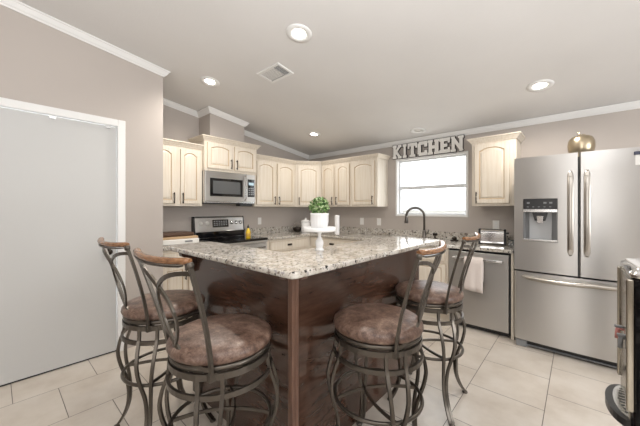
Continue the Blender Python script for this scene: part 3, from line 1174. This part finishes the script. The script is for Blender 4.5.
for x in (FX0 + 0.06, FX1 - 0.06):
    obj('hinge_cover', MB().box(x - 0.05, x + 0.05, 3.46, 3.56, 1.80, 1.825), M['grey_plastic'], t, bevel=0.006)

# gold apple
M['gold'] = mat('aged_gold', (0.50, 0.42, 0.30), 0.30, 1.0)
nt, b = nodes(M['gold'])
bump(nt, b, noise(nt, tex_coord(nt), 28, 3).outputs[0], 0.25, 0.004)
az = 1.80
ax_, ay_ = 0.022, 3.66
t = thing('gold_apple', 'gold metal apple ornament on top of the refrigerator', 'ornament', (ax_, ay_, az))
prof = []
for k in range(23):
    a = PI * k / 22
    r = 0.098 * (math.sin(a) ** 0.75) * (1 + 0.10 * math.cos(PI - a))
    z = 0.118 - 0.122 * math.cos(a) - (0.030 if k > 16 else 0) * ((k - 16) / 6) ** 2 + (0.012 * ((4 - k) / 4) ** 2 if k < 4 else 0)
    prof.append((r, z))
zmin = min(z for _, z in prof)
obj('apple_body', MB().lathe([(r, z - zmin) for r, z in prof], (ax_, ay_, az), 36), M['gold'], t)
obj('stem', MB().tube([(ax_, ay_, az + 0.185), (ax_ - 0.006, ay_, az + 0.225), (ax_ - 0.024, ay_, az + 0.262)], 0.006, scale=[0.8, 1, 1.5]), M['gold'], t)
mb = MB()
mb.loft([[Vector((ax_ - 0.008 + 0.045 * s, ay_ + 0.012 * math.sin(PI * s) * g_, az + 0.222 + 0.014 * math.sin(PI * s))) for g_ in (-1, 0, 1)] for s in [k / 6 for k in range(7)]], closed_ring=False, cap=False)
lf = obj('leaf', mb, M['gold'], t)
sm = lf.modifiers.new('thick', 'SOLIDIFY'); sm.thickness = 0.003

# note on the fridge door
nx = 0.352
t = thing('note_clip', 'dark magnetic clip holding a white note on the refrigerator door', 'note', (nx, fy_front(nx), 1.72))
obj('note', MB().box(nx - 0.012, nx + 0.080, fy_front(nx) - 0.005, fy_front(nx) - 0.003, 1.685, 1.770), M['white_plastic'], t)
obj('clip', MB().box(nx - 0.020, nx + 0.085, fy_front(nx) - 0.016, fy_front(nx), 1.765, 1.792), mat('dark_blue_clip', (0.05, 0.055, 0.09), 0.4), t, bevel=0.004)

# ------------------------------------------------------------------ bar island
BZ = 1.07
t = thing('breakfast_bar', 'raised L-shaped breakfast bar with granite top and glossy dark wood panels', 'kitchen bar', (-1.03, 0.96, 0))
LYF, RXF = 0.965, -1.035
obj('front_panel', MB().box(-2.12, -1.05, LYF + 0.005, LYF + 0.035, 0.0, 1.0395), M['dark_wood'], t)
obj('side_panel', MB().box(RXF - 0.035, RXF - 0.005, 0.985, 2.47, 0.0, 1.0395), M['dark_wood'], t)
mb = MB()
mb.box(-2.12, -1.07, LYF + 0.036, LYF + 0.15, 0, 1.0395)
mb.box(RXF - 0.15, RXF - 0.036, LYF + 0.036, 2.47, 0, 1.0395)
obj('knee_wall', mb, M['dark_wood'], t)
mb = MB()
mb.box(-1.056, -1.026, 0.950, 0.979, 0, 1.0395)
mb.box(-1.066, -1.050, 0.957, 0.966, 0, 1.0395)
mb.box(-1.037, -1.022, 0.972, 0.992, 0, 1.0395)
obj('corner_post', mb, M['post_wood'], t, bevel=0.004)
mb = MB()
mb.prism(rounded([(-2.26, 0.822), (-0.884, 0.822), (-0.884, 2.62), (-1.36, 2.62), (-1.36, 1.19), (-2.26, 1.19)], [0.06, 0.035, 0.09, 0.05, 0.02, 0.05], 6), 1.040, BZ)
obj('granite_top', mb, M['granite'], t, bevel=0.010, bseg=3)


def corbel(mtx):
    pts = [(0, 0), (0, -0.15), (0.020, -0.15), (0.030, -0.10), (0.070, -0.050), (0.10, -0.035), (0.11, 0)]
    return MB().prism(pts, -0.022, 0.022, mtx=mtx)


# local (a=outward, b=up, c=thickness)
mo = lambda o, out, side: Matrix(((out[0], 0, side[0], o[0]), (out[1], 0, side[1], o[1]), (0, 1, 0, o[2]), (0, 0, 0, 1)))
obj('corbel', corbel(mo((-2.085, LYF + 0.004, 1.039), (0, -1), (1, 0))), M['dark_wood'], t)
mb = MB().box(-1.108, -1.070, 0.940, 0.969, 0.991, 1.039)
obj('corner_block', mb, M['post_wood'], t, bevel=0.003)
mb = MB().box(-1.039, -1.008, 0.996, 1.040, 0.991, 1.039)
obj('corner_block', mb, M['post_wood'], t, bevel=0.003)

# ------------------------------------------------------------------ bar stools


def make_stool(label):
    t = thing('bar_stool', label, 'bar stool', (0, 0, 0), 'swivel bar stools around the breakfast bar')
    sm_ = M['stool_metal']
    # cushion
    prof = [(0.001, 0.722), (0.208, 0.722), (0.223, 0.730), (0.230, 0.745), (0.227, 0.762), (0.214, 0.775), (0.182, 0.786), (0.13, 0.793), (0.06, 0.797), (0.001, 0.798)]
    obj('seat', MB().lathe(prof, seg=48), M['leather'], t)
    mb = MB()
    mb.lathe([(0.001, 0.700), (0.203, 0.700), (0.219, 0.702), (0.221, 0.720), (0.203, 0.7215), (0.001, 0.7215)], seg=48)
    mb.lathe([(0.09, 0.660), (0.09, 0.7), (0.001, 0.7), (0.001, 0.660)], seg=24)
    obj('seat_plate', mb, sm_, t)
    # base rings
    circ = lambda r, z, n=48: [(r * math.cos(2 * PI * k / n), r * math.sin(2 * PI * k / n), z) for k in range(n)]
    mb = MB()
    mb.bar(circ(0.217, 0.682), 0.012, 0.026, True)
    mb.bar(circ(0.224, 0.605), 0.012, 0.022, True)
    for a in (0, PI / 2):
        mb.bar([(0.2 * math.cos(a), 0.2 * math.sin(a), 0.668), (-0.2 * math.cos(a), -0.2 * math.sin(a), 0.668)], 0.03, 0.008)
    obj('base_frame', mb, sm_, t)
    mb = MB()
    mb.tube(circ(0.222, 0.375), 0.0095, True, seg=8)
    obj('foot_ring', mb, sm_, t)
    mb = MB()
    for a in (PI / 4, 3 * PI / 4):
        ca, sa = math.cos(a), math.sin(a)
        pts = []
        for k in range(17):
            s = -1 + 2 * k / 16
            off = 0.055 * (1 - s * s) * (1 if a < 1 else -1)
            pts.append((0.218 * s * ca - off * sa, 0.218 * s * sa + off * ca, 0.375 - 0.0 * s))
        mb.bar(pts, 0.008, 0.016)
    obj('cross_brace', mb, sm_, t)
    ctrl = [(0.212, 0.690, 0.047), (0.217, 0.620, 0.047), (0.241, 0.550, 0.045), (0.256, 0.480, 0.040), (0.249, 0.410, 0.031), (0.232, 0.350, 0.022), (0.217, 0.290, 0.014), (0.211, 0.220, 0.0105), (0.216, 0.150, 0.0095), (0.240, 0.080, 0.0095), (0.270, 0.030, 0.0095), (0.286, 0.010, 0.0095)]
    # smooth (Catmull-Rom)
    pr_ = []
    for i in range(len(ctrl) - 1):
        p0 = ctrl[max(i - 1, 0)]; p1 = ctrl[i]; p2 = ctrl[i + 1]; p3 = ctrl[min(i + 2, len(ctrl) - 1)]
        for q in range(4):
            u = q / 4
            pr_.append(tuple(0.5 * (2 * b2 + (c2 - a2) * u + (2 * a2 - 5 * b2 + 4 * c2 - d2) * u * u + (-a2 + 3 * b2 - 3 * c2 + d2) * u ** 3) for a2, b2, c2, d2 in zip(p0, p1, p2, p3)))
    pr_.append(ctrl[-1])
    for k in range(4):
        a = PI / 4 + k * PI / 2
        ca, sa = math.cos(a), math.sin(a)
        mb = MB()
        for sg in (-1, 1):
            path = [(r * ca - sg * o_ * sa, r * sa + sg * o_ * ca, z) for r, z, o_ in pr_]
            mb.bar(path, 0.016, 0.013, up=(ca, sa, 0))
        mb.lathe([(0.001, 0), (0.018, 0), (0.019, 0.006), (0.012, 0.016), (0.001, 0.018)], (0.286 * ca, 0.286 * sa, 0), 12)
        obj('leg', mb, sm_, t)

    # backrest: local back = -Y
    def bp(s, tt):
        hw = 0.166 + 0.056 * tt + 0.006 * math.sin(PI * tt)
        z = 0.690 + 0.460 * tt
        y = -0.158 - 0.117 * tt ** 1.35
        sag = ((0.040 + 0.002 * tt) * (1 - s * s))
        return Vector((hw * s, y - sag, z))

    for sg in (-1, 1):
        path = [bp(sg, k / 14) for k in range(15)]
        mb = MB().bar(path, 0.020, 0.013, up=(0, -1, 0.1))
        mb.box(sg * 0.160 - 0.012, sg * 0.160 + 0.012, -0.165, -0.128, 0.668, 0.700)
        p = bp(sg, 0.985)
        mb.lathe([(0.001, -0.012), (0.013, -0.010), (0.013, 0.010), (0.001, 0.012)], seg=14, mtx=Matrix.Translation(p) @ Matrix.Rotation(PI / 2, 4, 'X'))
        obj('back_upright', mb, sm_, t)
    for sg in (-1, 1):
        path = []
        for k in range(25):
            ph = PI * k / 24
            tt = 0.49 - 0.40 * math.cos(PI - ph)
            tt = 0.49 + 0.43 * math.cos(ph)
            s = sg * (1 - 1.28 * math.sin(ph))
            path.append(bp(s, tt))
        mb = MB().bar(path, 0.016, 0.009, up=(0, -1, 0.1))
        obj('back_loop', mb, sm_, t)
    mb = MB()
    path = [bp(-1 + 2 * k / 16, 0.20) for k in range(17)]
    # curved wooden top rail
    pth = []
    for k in range(25):
        a = -1.0 + 2.0 * k / 24
        s = a
        base = bp(max(-1, min(1, s)), 1.0)
        pth.append(Vector((0.224 * s, -0.272 - 0.042 * (1 - s * s), 1.152 + 0.008 * s * s)))
    sec = [(0.015 * math.cos(2 * PI * k / 10), 0.0125 * math.sin(2 * PI * k / 10)) for k in range(10)]
    obj('top_rail', MB().sweep(pth, sec, scale=[0.75] + [1] * 23 + [0.75]), M['rail_wood'], t)
    mb = MB().bar([p - Vector((0, 0, 0.018)) for p in pth[2:-2]], 0.020, 0.006)
    obj('rail_strip', mb, sm_, t)
    return t


st = make_stool('bar stool nearest the camera on the left, in front of the dark front panel')
st.location = (-1.234, 0.70, 0)
st.rotation_euler = (0, 0, math.radians(4))
dup(st, (-1.915, 0.705, 0), math.radians(2), 'bar stool farthest left, beside the white door')
dup(st, (-0.785, 1.332, 0), math.radians(98), 'bar stool nearest the camera on the right, beside the dark side panel')
dup(st, (-0.80, 2.06, 0), math.radians(95), 'bar stool farthest right, in front of the dishwasher')

# ------------------------------------------------------------------ things on the bar
cx, cy = -1.257, 1.405
t = thing('cake_stand', 'white pedestal cake stand on the bar top holding a potted plant', 'cake stand', (cx, cy, BZ))
obj('pedestal', MB().lathe([(0.001, 0), (0.030, 0), (0.030, 0.004), (0.024, 0.010), (0.021, 0.018), (0.025, 0.032), (0.027, 0.046), (0.024, 0.062), (0.015, 0.076), (0.010, 0.088), (0.011, 0.104), (0.016, 0.112), (0.016, 0.122)], (cx, cy, BZ), 28), M['white_ceramic'], t)
obj('plate', MB().lathe([(0.001, 0.122), (0.103, 0.122), (0.108, 0.126), (0.108, 0.150), (0.104, 0.150), (0.103, 0.136), (0.001, 0.136)], (cx, cy, BZ), 40), M['white_ceramic'], t)
pz = BZ + 0.136
t = thing('potted_plant', 'round green plant in a white ribbed pot on the cake stand', 'plant', (cx, cy, pz))
mb = MB()
rings = []
for r, z in [(0.001, 0), (0.045, 0), (0.053, 0.010), (0.058, 0.05), (0.058, 0.088), (0.061, 0.094), (0.061, 0.104), (0.054, 0.104), (0.052, 0.085), (0.001, 0.085)]:
    ring = []
    for k in range(72):
        a = 2 * PI * k / 72
        rr = r * (1 + (0.022 * math.cos(a * 18) if 0.012 < z < 0.09 and r > 0.05 else 0))
        ring.append(Vector((cx + rr * math.cos(a), cy + rr * math.sin(a), pz + z)))
    rings.append(ring)
mb.loft(rings)
obj('pot', mb, M['white_ceramic'], t)
M['leaf'] = mat('boxwood_leaf', (0.10, 0.24, 0.05), 0.45)
nt, b = nodes(M['leaf'])
r = ramp(nt, noise(nt, tex_coord(nt), 45, 2).outputs[0], [(0.36, (0.03, 0.10, 0.02)), (0.48, (0.15, 0.29, 0.07)), (0.60, (0.50, 0.60, 0.36))])
nt.links.new(r.outputs[0], b.inputs['Base Color'])
mb = MB()
mb.sphere((cx, cy, pz + 0.145), 0.042, 12, 8)
for k in range(420):
    d = Vector((random.gauss(0, 1), random.gauss(0, 1), random.gauss(0, 1))).normalized()
    if d.z < -0.75: continue
    c = Vector((cx, cy, pz + 0.148)) + Vector((d.x * 0.060, d.y * 0.060, d.z * 0.055)) * random.uniform(0.72, 1.08)
    u = d.cross(Vector((random.gauss(0, 1), random.gauss(0, 1), random.gauss(0, 1)))).normalized()
    n_ = (d + 0.8 * Vector((random.gauss(0, 1), random.gauss(0, 1), random.gauss(0, 1)))).normalized()
    u = n_.cross(u).normalized(); w_ = n_.cross(u)
    L, B = random.uniform(0.010, 0.017), random.uniform(0.006, 0.010)
    vs = [mb.v(c - u * L), mb.v(c + w_ * B + n_ * 0.002), mb.v(c + u * L), mb.v(c - w_ * B + n_ * 0.002)]
    mb.face([vs[0], vs[1], vs[2]]); mb.face([vs[0], vs[2], vs[3]])
obj('foliage', mb, M['leaf'], t)

# ------------------------------------------------------------------ things on the counters
x, y = -3.60, 3.66
t = thing('canister', 'white lidded canister on the corner counter, left of the cake stand', 'canister', (x, y, CT))
obj('jar', MB().lathe([(0.001, 0), (0.070, 0), (0.078, 0.01), (0.080, 0.10), (0.078, 0.185), (0.001, 0.185)], (x, y, CT), 28), M['white_ceramic'], t)
ld_ = obj('lid', MB().lathe([(0.001, 0.186), (0.084, 0.186), (0.086, 0.200), (0.05, 0.220), (0.015, 0.226), (0.012, 0.236), (0.020, 0.248), (0.001, 0.258)], (x, y, CT), 28), M['white_ceramic'], t)

x, y = -2.79, 3.53
t = thing('bottle', 'slim white cylinder bottle on the back counter, right of the cake stand', 'bottle', (x, y, CT))
obj('tube_body', MB().lathe([(0.001, 0), (0.036, 0), (0.038, 0.01), (0.038, 0.30), (0.034, 0.315), (0.001, 0.318)], (x, y, CT), 20), M['white_ceramic'], t)
obj('base_ring', MB().lathe([(0.001, 0), (0.046, 0), (0.046, 0.02), (0.039, 0.03), (0.001, 0.03)], (x, y, CT), 20), M['chrome'], t)

x, y = -3.77, 3.62
t = thing('wire_basket', 'small round dark bowl with a thin wire handle on the corner counter', 'bowl', (x, y, CT))
obj('bowl', MB().lathe([(0.001, 0), (0.04, 0), (0.075, 0.03), (0.085, 0.075), (0.080, 0.078), (0.068, 0.035), (0.001, 0.012)], (x, y, CT), 24), M['bronze'], t)
obj('wire_handle', MB().tube([(x + 0.058 * math.cos(PI * k / 16), y + 0.058 * math.cos(PI * k / 16), CT + 0.075 + 0.11 * math.sin(PI * k / 16)) for k in range(17)], 0.0035, seg=6), M['chrome'], t)
for k in range(4):
    a = PI / 2 * k + 0.4
    t2 = tag(obj('coffee_pod', MB().sphere((x + 0.032 * math.cos(a), y + 0.032 * math.sin(a), CT + 0.055), 0.024, 12, 8), M['grey_plastic'] if k % 2 else M['black']), 'small dark round pod lying in the wire handled bowl', 'pod', 'pods in the bowl')

x, y = -3.42, 2.34
t = thing('oil_bottle', 'small yellow bottle with dark cap on the cooktop corner', 'bottle', (x, y, 0.928))
M['yellow'] = mat('yellow_liquid', (0.80, 0.55, 0.03), 0.15)
obj('bottle_body', MB().lathe([(0.001, 0), (0.030, 0), (0.033, 0.006), (0.033, 0.085), (0.026, 0.11), (0.012, 0.13), (0.011, 0.145), (0.001, 0.145)], (x, y, 0.928), 20), M['yellow'], t)
obj('cap', MB().lathe([(0.001, 0.143), (0.014, 0.143), (0.014, 0.165), (0.007, 0.170), (0.006, 0.190), (0.001, 0.190)], (x, y, 0.928), 16), mat('dark_cap', (0.05, 0.04, 0.03), 0.4), t)
obj('bottle_label', MB().lathe([(0.0335, 0.025), (0.0338, 0.026), (0.0338, 0.070), (0.0335, 0.071)], (x, y, 0.928), 20), mat('amber_label', (0.62, 0.36, 0.05), 0.5), t)

# bread box on the short counter
t = thing('bread_box', 'white bread box with a dark wood lid on the counter left of the range', 'bread box', (-3.62, 1.50, CT))
obj('box_body', MB().box(-3.80, -3.46, 1.22, 1.665, CT, CT + 0.062), M['white_plastic'], t, bevel=0.012)
obj('wood_tray', MB().box(-3.80, -3.47, 1.22, 1.655, CT + 0.063, CT + 0.090), mat('pale_wood', (0.55, 0.38, 0.22), 0.45), t, bevel=0.006)
obj('lid', MB().box(-3.80, -3.50, 1.22, 1.620, CT + 0.091, CT + 0.135), mat('dark_lid_wood', (0.085, 0.045, 0.025), 0.4), t, bevel=0.015)
obj('hand_slot', MB().box(-3.461, -3.457, 1.49, 1.58, CT + 0.022, CT + 0.042), M['grey_plastic'], t, bevel=0.004)

# toaster
tx_, ty_, ta = -0.755, 3.90, math.radians(8)
t = thing('toaster', 'chrome and black toaster on the counter above the dishwasher', 'toaster', (tx_, ty_, CT))
mx = Matrix.Translation((tx_, ty_, CT)) @ Matrix.Rotation(ta, 4, 'Z')
mb = MB()
prof = rounded([(-0.075, 0.012), (0.075, 0.012), (0.075, 0.175), (-0.075, 0.175)], [0.01, 0.01, 0.035, 0.035], 6)
toY = Matrix(((0, 0, 1, 0), (1, 0, 0, 0), (0, 1, 0, 0), (0, 0, 0, 1)))
mb.prism(prof, -0.115, 0.115, mtx=mx @ toY)
obj('shell', mb, M['chrome'], t)
for sg in (-1, 1):
    mb = MB()
    prof2 = rounded([(-0.079, 0.0), (0.079, 0.0), (0.079, 0.180), (-0.079, 0.180)], [0.01, 0.01, 0.038, 0.038], 6)
    mb.prism(prof2, 0.1155 if sg > 0 else -0.139, 0.139 if sg > 0 else -0.1155, mtx=mx @ toY)
    obj('end_cap', mb, M['black'], t, bevel=0.004)
for yy in (-0.03, 0.03):
    obj('slot', MB().box(-0.095, 0.095, yy - 0.012, yy + 0.012, 0.172, 0.1765, mtx=mx), M['black'], t)
obj('lever', MB().box(0.139, 0.165, -0.018, 0.018, 0.125, 0.145, mtx=mx), M['black'], t, bevel=0.004)
obj('top_trim', MB().box(-0.112, 0.112, -0.074, -0.070, 0.148, 0.156, mtx=mx), M['black'], t)

# small glass jar by the fridge
M['clear'] = mat('clear_glass', (0.95, 0.97, 0.97), 0.03, 0.0, **{'Transmission Weight': 0.9, 'IOR': 1.3})
x, y = -0.545, 3.78
gj = obj('glass_jar', MB().lathe([(0.001, 0), (0.028, 0), (0.031, 0.005), (0.033, 0.075), (0.030, 0.075), (0.028, 0.010), (0.001, 0.008)], (x, y, CT), 20), M['clear'])
tag(gj, 'small clear glass on the counter between the toaster and the refrigerator', 'glass')

# outlets
def outlet(mtx, label):
    t = thing('wall_outlet', label, 'outlet', tuple(mtx.translation), 'white wall outlets')
    obj('cover_plate', MB().box(-0.036, 0.036, -0.058, 0.058, 0.0, 0.006, mtx=mtx), M['white_plastic'], t, bevel=0.002)
    for b_ in (-0.022, 0.022):
        obj('socket', MB().box(-0.016, 0.016, b_ - 0.014, b_ + 0.014, 0.006, 0.008, mtx=mtx), M['trim'], t)
    return t


outlet(frame((XL, 2.93, 1.132), (0, 1, 0), (1, 0, 0)), 'white outlet on the range wall, right of the range')
outlet(frame((-2.722, YB, 1.125), (1, 0, 0), (0, -1, 0)), 'white outlet on the back wall, left of the pair beside the window')
outlet(frame((-2.396, YB, 1.125), (1, 0, 0), (0, -1, 0)), 'white outlet on the back wall, nearer the window of the pair')
outlet(frame((-0.757, YB, 1.135), (1, 0, 0), (0, -1, 0)), 'white outlet on the back wall above the toaster')

# ------------------------------------------------------------------ KITCHEN letters
GL = {
    'K': [('b', 0.10, 0.34, 0, 1), ('s', (0.30, 0.42), (0.86, 1.0), 0.26), ('s', (0.36, 0.55), (0.88, 0.0), 0.26), ('b', 0.02, 0.42, 0, 0.14), ('b', 0.02, 0.42, 0.86, 1), ('b', 0.62, 0.99, 0, 0.14), ('b', 0.62, 0.97, 0.86, 1)],
    'I': [('b', 0.35, 0.65, 0, 1), ('b', 0.20, 0.80, 0, 0.15), ('b', 0.20, 0.80, 0.85, 1)],
    'T': [('b', 0.36, 0.64, 0, 1), ('b', 0.02, 0.98, 0.80, 1), ('b', 0.02, 0.16, 0.64, 1), ('b', 0.84, 0.98, 0.64, 1), ('b', 0.22, 0.78, 0, 0.14)],
    'C': [('b', 0.04, 0.32, 0.12, 0.88), ('b', 0.14, 0.94, 0.80, 1), ('b', 0.14, 0.94, 0, 0.20), ('b', 0.70, 0.96, 0.62, 0.95), ('b', 0.72, 0.96, 0.05, 0.34)],
    'H': [('b', 0.08, 0.36, 0, 1), ('b', 0.64, 0.92, 0, 1), ('b', 0.30, 0.70, 0.40, 0.60), ('b', 0.0, 0.42, 0, 0.13), ('b', 0.0, 0.42, 0.87, 1), ('b', 0.58, 1.0, 0, 0.13), ('b', 0.58, 1.0, 0.87, 1)],
    'E': [('b', 0.10, 0.38, 0, 1), ('b', 0.02, 0.94, 0, 0.20), ('b', 0.02, 0.94, 0.80, 1), ('b', 0.30, 0.70, 0.41, 0.59), ('b', 0.78, 0.94, 0, 0.32), ('b', 0.78, 0.94, 0.68, 1)],
    'N': [('b', 0.08, 0.30, 0, 1), ('b', 0.70, 0.92, 0, 1), ('s', (0.12, 0.98), (0.88, 0.02), 0.26), ('b', 0.0, 0.38, 0, 0.13), ('b', 0.60, 1.0, 0.87, 1)],
}
M['letter_face'] = mat('galvanised_face', (0.78, 0.77, 0.74), 0.45)
M['letter_edge'] = mat('dark_letter_edge', (0.10, 0.095, 0.09), 0.5, 0.4)
KX0, KX1, KZ0, KZ1 = -2.135, -1.115, 2.103, 2.300
ks = thing('kitchen_sign', 'row of galvanised letters spelling KITCHEN above the window', 'sign', ((KX0 + KX1) / 2, YB, KZ0))
widths = [1.0, 0.62, 1.0, 1.0, 1.08, 0.98, 1.08]
tot = sum(widths)
xx = KX0
for ch, wd in zip('KITCHEN', widths):
    cw = (KX1 - KX0) * wd / tot
    gw = cw * 0.96
    gh = KZ1 - KZ0
    for lev, (grow, c0, c1) in enumerate(((0.010, 0.011, 0.038), (0.004, 0.038, 0.0405))):
        mb = MB()
        lift = 0
        for it in GL[ch]:
            lift += 0.00015
            if it[0] == 'b':
                _, a0, a1, b0, b1 = it
                # keep the outer envelope, grow or shrink the stroke
                xa, xb_ = xx + a0 * gw - grow, xx + a1 * gw + grow
                za, zb = KZ0 + b0 * gh - grow + 0.0, KZ0 + b1 * gh + grow
                mb.box(xa, xb_, YB - c1 - lift, YB - c0, za, zb)
            else:
                _, p, q, wdt = it
                P = Vector((xx + p[0] * gw, KZ0 + p[1] * gh)); Q = Vector((xx + q[0] * gw, KZ0 + q[1] * gh))
                hw_ = wdt * gw * 0.5 + grow
                pts = [(P.x - hw_, P.y), (P.x + hw_, P.y), (Q.x + hw_, Q.y), (Q.x - hw_, Q.y)]
                if P.y > Q.y: pts = pts
                mb.prism(pts, -(YB - c0), -(YB - c1 - lift), mtx=Matrix(((1, 0, 0, 0), (0, 0, -1, 0), (0, 1, 0, 0), (0, 0, 0, 1))))
        if lev == 0:
            lt = obj('letter_' + ch.lower(), mb, M['letter_edge'], ks)
        else:
            obj('letter_face', mb, M['letter_face'], lt)
    xx += cw

# ------------------------------------------------------------------ black dispenser at the right edge
M['cooler_trim'] = mat('tan_reflection_trim', (0.42, 0.39, 0.33), 0.14, 1.0)  # reflection of the refrigerator put into the trim colour as tan
t = thing('water_cooler', 'glossy black drink dispenser with chrome trim and drip tray at the right edge', 'water dispenser', (0.28, 1.47, 0))
wx0, wx1, wy0, wy1 = 0.125, 0.44, 1.315, 1.625
obj('body', MB().prism(rounded([(wx0, wy0), (wx1, wy0), (wx1, wy1), (wx0, wy1)], 0.035, 6), 0, 1.120), M['black_gloss'], t)
obj('top_cap', MB().loft([[Vector((p[0], p[1], z)) for p in rounded([(wx0 + e, wy0 + e), (wx1 - e, wy0 + e), (wx1 - e, wy1 - e), (wx0 + e, wy1 - e)], 0.035, 6)] for e, z in ((0.0, 1.121), (-0.004, 1.126), (-0.004, 1.138), (0.012, 1.152), (0.04, 1.158))]), M['chrome'], t)
for yy in (wy0 + 0.022, wy1 - 0.022):
    obj('chrome_strip', MB().box(wx0 - 0.012, wx0 + 0.006, yy - 0.012, yy + 0.012, 0.70, 1.118), M['cooler_trim'], t, bevel=0.005)
obj('front_panel', MB().box(wx0 - 0.004, wx0 + 0.004, wy0 + 0.04, wy1 - 0.04, 0.66, 1.11), mat('taupe_panel', (0.30, 0.27, 0.22), 0.2, 0.6), t)
for yy, mk in ((1.42, M['grey_plastic']), (1.52, mat('pink_tap', (0.55, 0.22, 0.20), 0.4))):
    tp = obj('tap', MB().tube([(wx0, yy, 0.90), (wx0 - 0.016, yy, 0.90), (wx0 - 0.018, yy, 0.865)], 0.007), mk, t)
    obj('tap_lever', MB().box(wx0 - 0.026, wx0 - 0.002, yy - 0.008, yy + 0.008, 0.905, 0.913), M['grey_plastic'], tp, bevel=0.003)
pts = [(wx0 + 0.0, 1.345)] + [(wx0 - 0.052 * math.sin(PI * k / 16), 1.47 - 0.128 * math.cos(PI * k / 16)) for k in range(17)] + [(wx0 + 0.0, 1.595)]
mb = MB()
mb.prism(pts, 0.640, 0.664)
tr = obj('drip_tray', mb, M['black'], t)
pts = [(wx0 + 0.004 - 0.036 * math.sin(PI * k / 16), 1.47 - 0.116 * math.cos(PI * k / 16)) for k in range(17)]
obj('tray_grid', MB().prism(pts, 0.6645, 0.668), M['steel_plain'], tr)
mb = MB()
for k in range(9):
    yy = 1.385 + k * 0.021
    mb.box(wx0 - 0.020 + 0.010 * abs(k - 4) / 4, wx0 + 0.0, yy - 0.004, yy + 0.004, 0.668, 0.6688)
obj('tray_slots', mb, M['black'], tr)
